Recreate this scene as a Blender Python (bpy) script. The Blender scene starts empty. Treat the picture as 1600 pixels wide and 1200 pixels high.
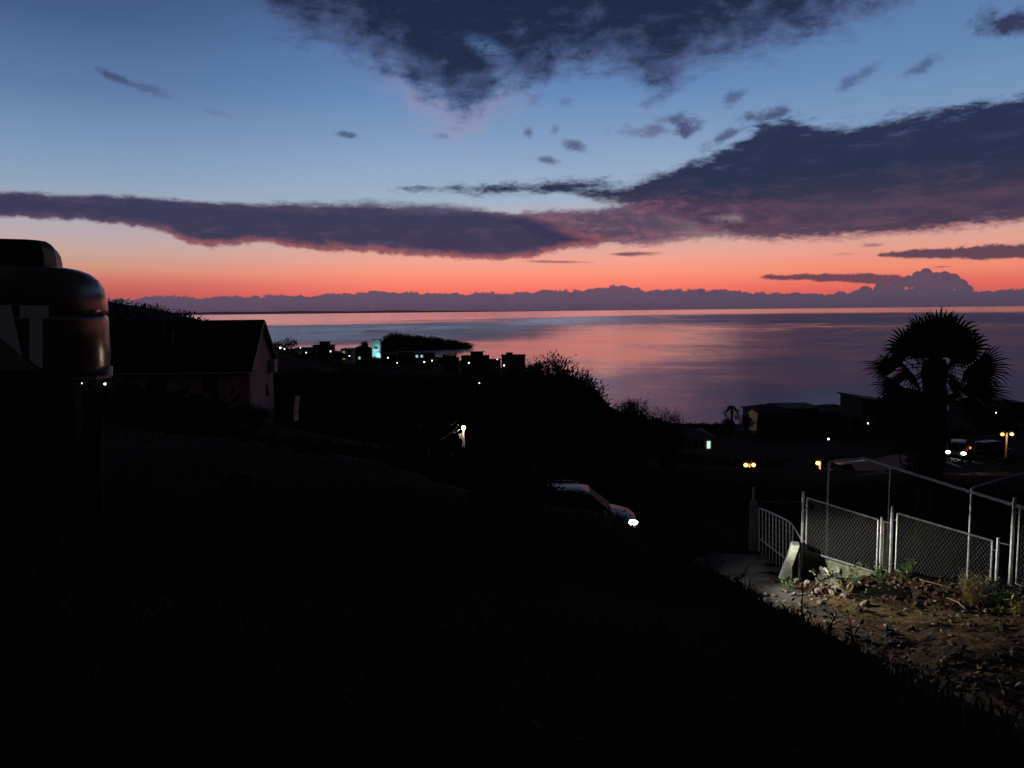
import bpy, math, random
import numpy as np
from mathutils import Vector, Matrix, noise as mnoise
R = math.radians
random.seed(7)
sc = bpy.context.scene
col = sc.collection

# ------------------------------------------------------------------ camera
F = 1208.0
EYE = Vector((0, 0, 45.0))
cd = bpy.data.cameras.new('camera'); cam = bpy.data.objects.new('camera', cd); col.objects.link(cam)
cd.sensor_fit = 'HORIZONTAL'; cd.sensor_width = 36.0; cd.lens = 36.0 * F / 1600.0
cd.clip_start = 0.05; cd.clip_end = 200000
ROT = (Matrix.Rotation(R(90 - 5.42), 4, 'X') @ Matrix.Rotation(R(-0.6), 4, 'Z'))
cam.matrix_world = Matrix.Translation(EYE) @ ROT
sc.camera = cam
R3 = ROT.to_3x3()
def ray(px, py):
    return (R3 @ Vector(((px - 800) / F, -(py - 600) / F, -1))).normalized()
def at(px, py, Y):
    d = ray(px, py); return EYE + d * (Y / d.y)
def azel(px, py):
    d = ray(px, py); return math.degrees(math.atan2(d.x, d.y)), math.degrees(math.asin(d.z))
def lin(r, g, b):
    f = lambda c: (c / 12.92 if c <= .04045 else ((c + .055) / 1.055) ** 2.4)
    return (f(r / 255), f(g / 255), f(b / 255), 1)

# ------------------------------------------------------------------ node helpers
class NT:
    def __init__(s, tree): s.t = tree; s.n = tree.nodes; s.l = tree.links
    def new(s, typ, **kw):
        n = s.n.new(typ)
        for k, v in kw.items(): setattr(n, k, v)
        return n
    def put(s, sock, v):
        if isinstance(v, bpy.types.NodeSocket): s.l.new(v, sock)
        else: sock.default_value = v
    def m(s, op, a, b=None, c=None, clamp=False):
        n = s.new('ShaderNodeMath', operation=op); n.use_clamp = clamp
        s.put(n.inputs[0], a)
        if b is not None: s.put(n.inputs[1], b)
        if c is not None: s.put(n.inputs[2], c)
        return n.outputs[0]
    def add(s, a, b): return s.m('ADD', a, b)
    def sub(s, a, b): return s.m('SUBTRACT', a, b)
    def mul(s, a, b): return s.m('MULTIPLY', a, b)
    def sstep(s, v, a, b, lo=0.0, hi=1.0):
        n = s.new('ShaderNodeMapRange', interpolation_type='SMOOTHSTEP')
        s.put(n.inputs[0], v); s.put(n.inputs[1], a); s.put(n.inputs[2], b); s.put(n.inputs[3], lo); s.put(n.inputs[4], hi)
        return n.outputs[0]
    def lstep(s, v, a, b, lo=0.0, hi=1.0):
        n = s.new('ShaderNodeMapRange'); n.clamp = True
        s.put(n.inputs[0], v); s.put(n.inputs[1], a); s.put(n.inputs[2], b); s.put(n.inputs[3], lo); s.put(n.inputs[4], hi)
        return n.outputs[0]
    def vec(s, x, y, z=0.0):
        n = s.new('ShaderNodeCombineXYZ'); s.put(n.inputs[0], x); s.put(n.inputs[1], y); s.put(n.inputs[2], z); return n.outputs[0]
    def sep(s, v):
        n = s.new('ShaderNodeSeparateXYZ'); s.put(n.inputs[0], v); return n.outputs
    def noise(s, v, scale=1.0, detail=6.0, rough=.55, dist=0.0):
        n = s.new('ShaderNodeTexNoise'); s.put(n.inputs['Vector'], v)
        n.inputs['Scale'].default_value = scale; n.inputs['Detail'].default_value = detail
        n.inputs['Roughness'].default_value = rough; n.inputs['Distortion'].default_value = dist
        return n.outputs[0]
    def mix(s, f, a, b):
        n = s.new('ShaderNodeMix', data_type='RGBA'); n.clamp_factor = True
        s.put(n.inputs[0], f); s.put(n.inputs[6], a); s.put(n.inputs[7], b); return n.outputs[2]
    def ramp(s, v, stops, interp='LINEAR'):
        n = s.new('ShaderNodeValToRGB'); r = n.color_ramp; r.interpolation = interp
        while len(r.elements) > 1: r.elements.remove(r.elements[-1])
        for i, (p, c) in enumerate(stops):
            e = r.elements[0] if i == 0 else r.elements.new(p)
            e.position = p; e.color = c
        s.put(n.inputs[0], v); return n.outputs[0]
    def curve(s, v, pts):
        n = s.new('ShaderNodeFloatCurve'); c = n.mapping.curves[0]; n.mapping.extend = 'HORIZONTAL'; n.mapping.use_clip = False
        while len(c.points) > 2: c.points.remove(c.points[1])
        pts = sorted(pts)
        c.points[0].location = pts[0]; c.points[1].location = pts[-1]
        for p in pts[1:-1]: c.points.new(*p)
        for p in c.points: p.handle_type = 'AUTO_CLAMPED'
        n.mapping.update(); s.put(n.inputs['Value'], v); return n.outputs[0]

# ------------------------------------------------------------------ sky (world)
w = bpy.data.worlds.new('World'); sc.world = w; w.use_nodes = True
t = NT(w.node_tree); t.n.clear()
co = t.new('ShaderNodeTexCoord').outputs['Generated']
dx, dy, dz = t.sep(co)
az = t.mul(t.m('ARCTAN2', dx, dy), 57.29578)
el = t.mul(t.m('ARCSINE', dz), 57.29578)
# clear sky colours by elevation (degrees), two azimuth variants
def sky_ramp(stops): return t.ramp(t.lstep(el, -5, 45), [((e + 5) / 50, lin(*c)) for e, c in stops])
left = sky_ramp([(-5, (40, 30, 40)), (0, (158, 72, 80)), (1.8, (198, 100, 95)), (2.3, (207, 118, 105)), (2.9, (209, 144, 124)), (3.9, (201, 163, 150)), (5.0, (188, 169, 171)), (6.4, (170, 169, 182)), (8.3, (143, 163, 186)), (10.5, (126, 152, 184)), (14, (96, 122, 167)), (18.3, (70, 95, 138)), (21, (60, 82, 122)), (23, (54, 74, 110)), (30, (30, 42, 68)), (36, (16, 22, 40)), (45, (9, 12, 24))])
mid = sky_ramp([(-5, (40, 30, 40)), (0, (190, 76, 84)), (1.5, (248, 118, 103)), (2.6, (255, 148, 122)), (3.6, (242, 164, 144)), (5.0, (214, 172, 164)), (8.0, (160, 178, 198)), (11.4, (136, 161, 194)), (15, (104, 138, 186)), (19, (86, 116, 166)), (23, (66, 90, 134)), (30, (30, 42, 68)), (36, (16, 22, 40)), (45, (9, 12, 24))])
right = sky_ramp([(-5, (40, 30, 40)), (0, (180, 74, 80)), (1.5, (226, 106, 94)), (2.6, (240, 140, 114)), (4.0, (228, 160, 142)), (6.0, (200, 172, 168)), (8.3, (160, 172, 190)), (11, (130, 156, 192)), (15, (106, 138, 182)), (19, (90, 122, 168)), (23, (70, 92, 134)), (30, (30, 42, 68)), (36, (16, 22, 40)), (45, (9, 12, 24))])
C = t.mix(t.sstep(az, -30, -4), left, mid)
C = t.mix(t.sstep(az, 8, 30), C, right)
# fractal fields used by the clouds
pw = t.noise(t.vec(t.mul(az, .10), t.mul(el, .22), 5.3), 1.0, 4, .55)
wx = t.mul(t.sub(pw, .5), 2.2)
azw, elw = t.add(az, wx), t.add(el, t.mul(wx, .3))
nA = t.sub(t.noise(t.vec(t.mul(azw, .17), t.mul(elw, .66), 1.7), 1.0, 10, .66, .25), .5)     # stretched streaks
nB = t.sub(t.noise(t.vec(t.mul(azw, .42), t.mul(elw, .75), 9.1), 1.0, 9, .62), .5)         # lumps
nC = t.sub(t.noise(t.vec(t.mul(az, .75), t.mul(el, 1.0), 3.9), 1.0, 8, .62), .5)           # small billows
nE = t.sub(t.noise(t.vec(t.mul(az, 1.35), t.mul(el, 1.4), 7.7), 1.0, 8, .64), .5)        # cumulus tops
nD = t.sub(t.noise(t.vec(t.mul(azw, .09), t.mul(elw, .5), 21.0), 1.0, 5, .55), .5)         # wide banks
nF = t.sub(t.noise(t.vec(t.mul(azw, .85), t.mul(elw, 2.1), 13.3), 1.0, 9, .70, .2), .5)        # ragged fine detail
nG = t.sub(t.noise(t.vec(t.mul(azw, .33), t.mul(elw, 1.3), 31.0), 1.0, 8, .64), .5)           # mottling inside
u01 = t.lstep(az, -42, 42)
EL0, ELR = -3.0, 36.0
def edge(pts):
    P = []
    for px, py in pts:
        a, e = azel(px, py); P.append(((a + 42) / 84, (e - EL0) / ELR))
    return t.add(t.mul(t.curve(u01, P), ELR), EL0)
def layer(up, lo, ampu, ampl, soft, nz=None, nz2=None, fine=.7):
    if up[0][0] > 0: up = [(up[0][0] - 30, up[0][1] + 90)] + list(up); lo = [(lo[0][0] - 30, lo[0][1] - 90)] + list(lo)
    if up[-1][0] < 1600: up = list(up) + [(up[-1][0] + 30, up[-1][1] + 90)]; lo = list(lo) + [(lo[-1][0] + 30, lo[-1][1] - 90)]
    nz = nz if nz is not None else nA; nz2 = nz2 if nz2 is not None else nz
    du = t.add(t.sub(edge(up), el), t.mul(nz, ampu)); dl = t.add(t.sub(el, edge(lo)), t.mul(nz2, ampl))
    d = t.add(t.m('MINIMUM', du, dl), t.mul(nF, fine))
    return d, t.sstep(d, -soft, soft)
def cover(a, colr):
    global C
    C = t.mix(a, C, colr)
# small loose clouds: px centre, half sizes in px, slope, opacity, colour
SMALL = [(178, 120, 34, 11, .28, .75, (62, 66, 98)), (236, 140, 34, 10, .34, .6, (74, 80, 114)), (541, 210, 24, 6, .04, .8, (70, 84, 120)), (691, 212, 16, 6, .1, .5, (84, 98, 136)),
         (340, 176, 26, 6, .2, .35, (96, 106, 142)), (1143, 154, 24, 14, -.2, .7, (72, 82, 118)), (1338, 122, 40, 15, -.45, .6, (68, 80, 118)), (1444, 103, 36, 14, -.3, .65, (66, 78, 114)),
         (1575, 38, 70, 30, .15, .95, (50, 52, 84)), (1012, 205, 62, 12, .02, .7, (92, 92, 126)), (1052, 186, 38, 12, .1, .85, (70, 78, 114)), (1074, 202, 26, 14, -.2, .85, (64, 70, 106)),
         (897, 228, 26, 12, .25, .8, (74, 80, 114)), (826, 208, 11, 9, 0, .8, (70, 78, 112)), (868, 203, 9, 8, 0, .6, (78, 86, 122)), (852, 250, 26, 7, .12, .75, (74, 78, 112)), (884, 160, 14, 9, 0, .4, (84, 96, 136)),
         (1010, 162, 18, 9, 0, .5, (84, 96, 136)), (835, 152, 26, 10, .2, .5, (110, 108, 140)), (1200, 180, 54, 13, -.08, .9, (62, 68, 102)), (1130, 215, 44, 12, -.35, .8, (72, 76, 110)),
         (660, 291, 40, 4, .02, .75, (92, 92, 122)), (980, 397, 50, 4, .0, .9, (104, 70, 88)), (870, 409, 60, 2.5, .03, .7, (128, 80, 92)),
         (1365, 383, 24, 5, 0, .7, (128, 96, 104)), (1320, 397, 26, 3, 0, .4, (150, 100, 104)), (1470, 417, 22, 2, 0, .7, (120, 76, 84)),
         (600, 352, 60, 4, 0, .0, (90, 80, 100))]
for px, py, hw, hh, sl, op, c in SMALL:
    if op == 0: continue
    a0, e0 = azel(px, py); k = math.cos(R(a0)) ** 2 * 57.3 / F
    X = t.sub(az, a0); Yv = t.sub(t.sub(el, e0), t.mul(X, -sl))
    r = t.m('SQRT', t.add(t.m('POWER', t.mul(X, 1 / (hw * k)), 2), t.m('POWER', t.mul(Yv, 1 / (hh * k)), 2)))
    d = t.add(t.sub(1.0, r), t.add(t.mul(nC if hh > 5 else nA, 2.4), t.mul(nF, .9)))
    cover(t.mul(t.sstep(d, -.1, .95), op), lin(*c))
# high dark cloud across the top
d, a = layer([(300, -120), (700, -160), (1300, -120), (1450, -60)],
             [(300, -80), (390, -20), (430, 22), (470, 52), (520, 62), (570, 96), (625, 112), (650, 142), (690, 156), (712, 172), (742, 170), (768, 144), (800, 130), (840, 134), (880, 116), (925, 100), (965, 112), (1005, 126), (1038, 146), (1058, 124), (1090, 104), (1170, 84), (1260, 56), (1340, 24), (1420, -10)], 3.0, 4.2, 1.25, nB, nB, 2.6)
glow = t.mul(t.sstep(d, -3.0, -.3), t.sstep(d, .6, -.6))
gm = t.mul(t.sstep(az, -11, -6), t.sstep(az, 3, -2))
cover(t.mul(t.mul(glow, gm), .42), lin(164, 146, 168))
tc = t.mix(t.sstep(t.add(d, t.mul(nB, 5.5)), .0, 3.6), lin(70, 82, 120), lin(27, 35, 60))
tc = t.mix(t.mul(t.sstep(nG, .02, .24), .6), tc, lin(54, 64, 98))
hole2 = t.mul(t.sstep(t.m('SQRT', t.add(t.m('POWER', t.mul(t.sub(az, azel(762, 76)[0]), 1 / 1.5), 2), t.m('POWER', t.mul(t.add(t.sub(el, azel(762, 76)[1]), t.mul(t.sub(az, azel(762, 76)[0]), .35)), 1 / .62), 2))), 1.6, .2), t.sstep(nF, -.2, .15))
cover(t.mul(a, t.sub(.95, t.mul(hole2, .7))), tc)
# big dark cloud on the right
d, a = layer([(610, 296), (640, 290), (730, 289), (800, 286), (870, 282), (940, 287), (1000, 281), (1060, 262), (1130, 238), (1175, 208), (1200, 190), (1250, 186), (1320, 193), (1400, 186), (1500, 170), (1600, 150), (1800, 120)],
             [(610, 293), (730, 299), (800, 303), (860, 302), (905, 307), (950, 316), (1000, 326), (1050, 338), (1110, 362), (1200, 373), (1300, 370), (1400, 366), (1500, 360), (1600, 348), (1800, 330)], 3.0, 1.7, .42, nA, nA, 1.5)
hole = t.mul(t.sstep(t.m('SQRT', t.add(t.m('POWER', t.mul(t.sub(az, azel(1140, 342)[0]), 1 / 1.1), 2), t.m('POWER', t.mul(t.sub(el, azel(1140, 342)[1]), 1 / .34), 2))), 1.5, .3), t.sstep(nC, -.12, .14))
a = t.mul(a, t.sub(1.0, t.mul(hole, .75)))
a = t.mul(a, t.sub(1.0, t.mul(.3, t.mul(t.sstep(nG, .06, .24), t.sstep(d, 1.6, .3)))))
rc = t.ramp(t.lstep(t.add(el, t.mul(nD, 1.8)), 4.5, 12.5), [(0, lin(88, 66, 88)), (.10, lin(66, 54, 78)), (.2, lin(60, 52, 77)), (.30, lin(70, 57, 79)), (.41, lin(42, 43, 70)), (.6, lin(33, 39, 68)), (1, lin(36, 43, 74))])
rc = t.mix(t.mul(t.sstep(nG, -.02, .2), t.sstep(el, 9.5, 7.0, .5, .55)), rc, t.mix(t.sstep(el, 7.5, 9.5), lin(88, 66, 88), lin(54, 57, 90)))
rc = t.mix(t.mul(t.sstep(nG, .02, -.2), .4), rc, lin(44, 42, 66))
rc = t.mix(t.mul(t.sstep(nA, .0, .24), t.sstep(el, 9.5, 7.5)), rc, lin(88, 67, 88))
rc = t.mix(t.mul(t.sstep(d, .55, .0), t.sstep(el, 8.5, 6.0)), rc, lin(132, 84, 98))
cover(t.mul(a, .97), rc)
# middle streaks joining the two banks
d, a = layer([(800, 340), (835, 331), (880, 330), (930, 327), (990, 318), (1060, 314), (1150, 312), (1250, 318), (1350, 330)],
             [(800, 340), (850, 372), (920, 378), (1000, 380), (1060, 374), (1150, 372), (1250, 368), (1350, 350)], 1.3, 1.2, .3, nA, nA, 1.3)
mc = t.mix(t.sstep(t.add(nA, nF), -.15, .25), lin(70, 56, 82), lin(128, 86, 104))
cover(t.mul(t.mul(a, t.sstep(az, 23, 10)), .93), mc)
# long band from the left
d, a = layer([(-300, 300), (0, 302), (100, 305), (200, 308), (300, 314), (400, 319), (500, 320), (600, 322), (700, 325), (780, 332), (850, 346), (900, 362), (950, 374)],
             [(-300, 326), (0, 338), (100, 343), (200, 352), (255, 361), (290, 378), (340, 386), (372, 384), (400, 377), (450, 386), (550, 393), (650, 399), (760, 406), (830, 402), (890, 388), (950, 376)], 1.0, 1.0, .17, nA, nC, .45)
bc = t.mix(t.sstep(t.add(d, t.mul(nA, 1.2)), -.1, .6), lin(90, 70, 92), lin(53, 52, 82))
bc = t.mix(t.mul(t.sstep(d, .7, .0), t.sstep(el, 6.3, 5.0)), bc, lin(150, 88, 96))
bc = t.mix(t.sstep(el, 6.4, 8.0), bc, lin(50, 52, 84))
bc = t.mix(t.mul(t.sstep(t.add(nG, t.mul(nF, .5)), .02, .2), .5), bc, lin(88, 70, 96))
bc = t.mix(t.mul(t.sstep(nG, .0, -.2), .4), bc, lin(46, 44, 68))
cover(t.mul(a, .97), bc)
d, a = layer([(400, 318), (500, 316), (600, 316), (700, 320), (760, 326)], [(400, 322), (500, 322), (600, 325), (700, 330), (760, 330)], 1.2, 1.0, .25, nA, nC, .8)
cover(t.mul(a, .6), lin(92, 92, 122))
# dark strips on the right above the horizon
d, a = layer([(1370, 400), (1410, 392), (1480, 388), (1540, 383), (1600, 381), (1750, 378)], [(1370, 400), (1410, 402), (1480, 404), (1600, 404), (1750, 400)], .7, .5, .10, nE, nC, .2)
cover(t.mul(a, .95), lin(84, 62, 82))
d, a = layer([(1185, 434), (1230, 429), (1300, 428), (1400, 430), (1440, 436)], [(1185, 434), (1230, 437), (1300, 440), (1400, 446), (1440, 446)], .6, .5, .10, nE, nC, .15)
cover(t.mul(a, .95), lin(98, 66, 84))
# low cloud bank on the horizon
d, a = layer([(-200, 462), (160, 468), (250, 463), (330, 465), (400, 463), (500, 461), (560, 458), (590, 454), (620, 457), (700, 458), (780, 458), (850, 455), (920, 452), (950, 447), (970, 446), (1000, 452), (1060, 453), (1130, 453), (1200, 457), (1300, 458), (1370, 453), (1450, 450), (1514, 453), (1530, 455), (1560, 451), (1620, 452), (1800, 448)],
             [(-200, 640), (800, 640), (1800, 640)], 1.0, 0.0, .05, nE, nE, .10)
hb = t.ramp(t.lstep(el, -.2, 1.7), [(0, lin(100, 72, 90)), (.12, lin(86, 70, 90)), (.55, lin(96, 79, 101)), (1, lin(110, 82, 100))])
hb = t.mix(t.mul(t.sstep(nE, .0, .25), .3), hb, lin(118, 86, 104))
hb = t.mix(t.mul(t.sstep(nG, .0, .2), .4), hb, lin(80, 66, 88))
hb = t.mix(t.sstep(az, 6, 28), hb, t.mix(.3, hb, lin(70, 62, 82)))
cover(a, hb)
for px, py, rr_ in [(1352, 455, 11), (1378, 451, 13), (1402, 446, 14), (1421, 440, 13), (1436, 433, 12), (1447, 427, 10), (1462, 436, 14), (1476, 433, 11), (1489, 436, 12), (1500, 445, 13), (1512, 452, 10), (1446, 444, 18), (1474, 447, 18)]:
    a0, e0 = azel(px, py); k = math.cos(R(a0)) ** 2 * 57.3 / F * rr_
    r = t.m('SQRT', t.add(t.m('POWER', t.mul(t.sub(az, a0), 1 / k), 2), t.m('POWER', t.mul(t.sub(el, e0), 1.15 / k), 2)))
    cover(t.sstep(t.add(t.sub(1.0, r), t.add(t.mul(nE, .9), t.mul(nC, .5))), -.06, .08), hb)
# it is night behind the camera
front = t.sstep(dy, -.25, .75)
C = t.mix(front, (.012, .012, .016, 1), C)
sky = t.new('ShaderNodeTexSky', sky_type='NISHITA'); sky.sun_disc = False
sky.sun_elevation = R(-4); sky.sun_rotation = R(5); sky.altitude = 40
addn = t.new('ShaderNodeMix', data_type='RGBA', blend_type='ADD'); addn.inputs[0].default_value = .002
t.l.new(C, addn.inputs[6]); t.l.new(sky.outputs[0], addn.inputs[7])
bg = t.new('ShaderNodeBackground'); t.l.new(addn.outputs[2], bg.inputs[0]); bg.inputs[1].default_value = 1.0
t.l.new(bg.outputs[0], t.new('ShaderNodeOutputWorld').inputs[0])
w.cycles.sampling_method = 'MANUAL'; w.cycles.sample_map_resolution = 1024

sl = bpy.data.lights.new('sun', 'SUN'); sl.energy = .006; sl.angle = R(80); sl.color = (1, .5, .36)
so = bpy.data.objects.new('sun', sl); col.objects.link(so); so.location = (0, 0, 200)
so.rotation_euler = (R(88), 0, R(180 - 5))

# ------------------------------------------------------------------ materials
MATS = {}
def mat(name, c, rough=.8, var=.25, scale=3.0, metal=0.0, bump=0.0, c2=None, emit=None, estr=0.0, spec=.3, bscale=None):
    if name in MATS: return MATS[name]
    m = bpy.data.materials.new(name); m.use_nodes = True; q = NT(m.node_tree); q.n.clear()
    b = q.new('ShaderNodeBsdfPrincipled'); b.inputs['Roughness'].default_value = rough; b.inputs['Metallic'].default_value = metal
    b.inputs['Specular IOR Level'].default_value = spec
    o = q.new('ShaderNodeTexCoord').outputs['Object']
    n = q.noise(o, scale, 6, .6)
    dark = tuple(x * (1 - var) for x in c[:3]) + (1,); lite = tuple(min(1, x * (1 + var)) for x in (c2 or c)[:3]) + (1,)
    q.l.new(q.mix(q.sstep(n, .3, .7), dark, lite), b.inputs['Base Color'])
    q.l.new(q.lstep(n, .2, .8, max(0, rough - .1), min(1, rough + .1)), b.inputs['Roughness'])
    if bump:
        bn = q.new('ShaderNodeBump'); bn.inputs['Strength'].default_value = bump; bn.inputs['Distance'].default_value = .03
        q.l.new(q.noise(o, bscale or scale * 6, 8, .65), bn.inputs['Height']); q.l.new(bn.outputs[0], b.inputs['Normal'])
    if emit:
        b.inputs['Emission Color'].default_value = tuple(emit) + (1,); b.inputs['Emission Strength'].default_value = estr
    q.l.new(b.outputs[0], q.new('ShaderNodeOutputMaterial').inputs[0])
    MATS[name] = m; return m
M_soil = mat('soil', (.022, .019, .016), .95, .5, 1.2, bump=.6, bscale=9)
M_scrub = mat('scrub_leaf', (.014, .018, .010), .9, .5, .8, spec=.02)
M_leaf = mat('leaf', (.022, .03, .014), .7, .5, 2.0, spec=.12)
M_bark = mat('bark', (.03, .024, .02), .9, .4, 6, bump=.5, spec=.1)
M_rock = mat('rock', (.20, .17, .15), .9, .35, 5, bump=.6)
M_stone = mat('pale_stone', (.30, .25, .21), .9, .45, 6, bump=.7)
M_dirt = mat('dirt', (.034, .024, .017), .95, .8, 1.1, bump=.9, c2=(.085, .06, .028), bscale=22, spec=.1)
M_track = mat('gravel', (.07, .068, .065), .95, .3, 1.4, bump=.8, bscale=30, spec=.1)
M_galv = mat('galvanised_steel', (.42, .43, .42), .45, .25, 9, metal=.55, bump=.1)
M_mesh = mat('mesh_wire', (.27, .275, .27), .5, .2, 20, metal=.5)
M_iron = mat('painted_iron', (.34, .34, .33), .6, .3, 14, metal=.3)
M_conc = mat('concrete', (.09, .10, .06), .95, .6, 3.2, bump=1.0, c2=(.22, .23, .15), bscale=16)
M_concd = mat('old_concrete', (.11, .10, .085), .95, .4, 4, bump=.7)
M_tin = mat('dark_plaster', (.06, .055, .052), .9, .3, .6)
M_plast = mat('pale_plaster', (.42, .36, .36), .9, .12, .8, bump=.15)
M_gable = mat('gable_plaster', (.44, .29, .31), .9, .14, .8, bump=.2)
M_tile = mat('roof_tile', (.05, .028, .022), .9, .4, 4, bump=.6)
M_roofd = mat('roof_slab', (.05, .045, .045), .9, .3, 1)
M_glass = mat('window_glass', (.012, .013, .018), .3, .2, 1, spec=.12)
M_white = mat('white_paint', (.7, .7, .7), .6, .1, 4)
M_dark = mat('dark_metal', (.02, .02, .022), .5, .3, 5, spec=.3)
M_rubber = mat('rubber', (.008, .008, .008), .95, .3, 8, spec=.02)
M_frond = mat('palm_frond', (.018, .026, .012), .65, .4, 3, spec=.15)
M_trunkp = mat('palm_trunk', (.03, .024, .018), .95, .5, 10, bump=.8)
M_grass = mat('grass_blade', (.055, .06, .035), .8, .5, 1.0, spec=.1)
M_weed = mat('weed_leaf', (.10, .16, .05), .6, .4, 5, spec=.2)
M_dry = mat('dry_grass', (.30, .25, .12), .85, .4, 5, spec=.1)
M_pale = mat('pale_leaf', (.36, .37, .30), .7, .2, 6)
M_litter = mat('dead_leaf', (.20, .12, .08), .8, .5, 30, spec=.15)
M_stick = mat('dry_stick', (.22, .17, .13), .9, .3, 12)
def emis(name, c, s):
    m = mat(name, (.8, .8, .8), .5, .05, 3, emit=c, estr=s); return m
E_warm = emis('lamp_warm', (1, .47, .12), 4.5)
E_post = emis('lamp_white_warm', (1, .8, .48), 24)
E_cold = emis('lamp_cold', (.82, 1, .93), 4.5)
E_coldw = emis('lamp_neutral', (1, .93, .8), 4.5)
E_cyan = emis('cyan_light', (.35, .8, .85), .7)
E_win = emis('lit_window', (.85, .75, .42), .22)
E_green = emis('lit_window_green', (.78, 1, .88), .9)
E_head = emis('headlight_lens', (.86, 1, .97), 45)
E_headw = emis('far_headlight', (1, .92, .88), 9)
E_tail = emis('tail_light', (1, .12, .10), 3)

def dirt_mat():
    m = bpy.data.materials.new('track_dirt'); m.use_nodes = True; q = NT(m.node_tree); q.n.clear()
    b = q.new('ShaderNodeBsdfPrincipled'); b.inputs['Roughness'].default_value = .95; b.inputs['Specular IOR Level'].default_value = .08
    o = q.new('ShaderNodeNewGeometry').outputs['Position']; x, y, z = q.sep(o)
    n1, n2, n3 = q.noise(o, 1.1, 6, .6), q.noise(o, 7, 8, .65), q.noise(o, 38, 4, .6)
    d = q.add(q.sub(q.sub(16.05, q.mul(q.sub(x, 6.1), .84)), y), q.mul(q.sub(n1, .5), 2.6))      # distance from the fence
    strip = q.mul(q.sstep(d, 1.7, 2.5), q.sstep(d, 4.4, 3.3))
    c = q.mix(q.sstep(n2, .42, .66), (.026, .016, .010, 1), (.085, .053, .031, 1))  # soil outside the strip kept dark, partly as the heap's painted shadow
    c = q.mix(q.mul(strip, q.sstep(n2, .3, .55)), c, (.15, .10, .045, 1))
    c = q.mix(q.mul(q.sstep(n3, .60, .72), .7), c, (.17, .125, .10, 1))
    q.l.new(c, b.inputs['Base Color'])
    bn = q.new('ShaderNodeBump'); bn.inputs['Strength'].default_value = .9; bn.inputs['Distance'].default_value = .03
    q.l.new(q.add(n2, q.mul(n3, .5)), bn.inputs['Height']); q.l.new(bn.outputs[0], b.inputs['Normal'])
    q.l.new(b.outputs[0], q.new('ShaderNodeOutputMaterial').inputs[0]); return m
def ground_mat():
    m = bpy.data.materials.new('hillside_ground'); m.use_nodes = True; q = NT(m.node_tree); q.n.clear()
    b = q.new('ShaderNodeBsdfPrincipled'); b.inputs['Roughness'].default_value = .95; b.inputs['Specular IOR Level'].default_value = .02
    o = q.new('ShaderNodeNewGeometry').outputs['Position']
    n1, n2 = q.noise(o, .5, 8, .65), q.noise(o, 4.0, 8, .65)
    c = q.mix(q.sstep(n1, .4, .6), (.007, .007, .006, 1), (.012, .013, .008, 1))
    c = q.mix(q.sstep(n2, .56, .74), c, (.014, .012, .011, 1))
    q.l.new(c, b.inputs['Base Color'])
    bn = q.new('ShaderNodeBump'); bn.inputs['Strength'].default_value = .8; bn.inputs['Distance'].default_value = .06
    q.l.new(n2, bn.inputs['Height']); q.l.new(bn.outputs[0], b.inputs['Normal'])
    q.l.new(b.outputs[0], q.new('ShaderNodeOutputMaterial').inputs[0]); return m
M_ground = ground_mat()

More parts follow.
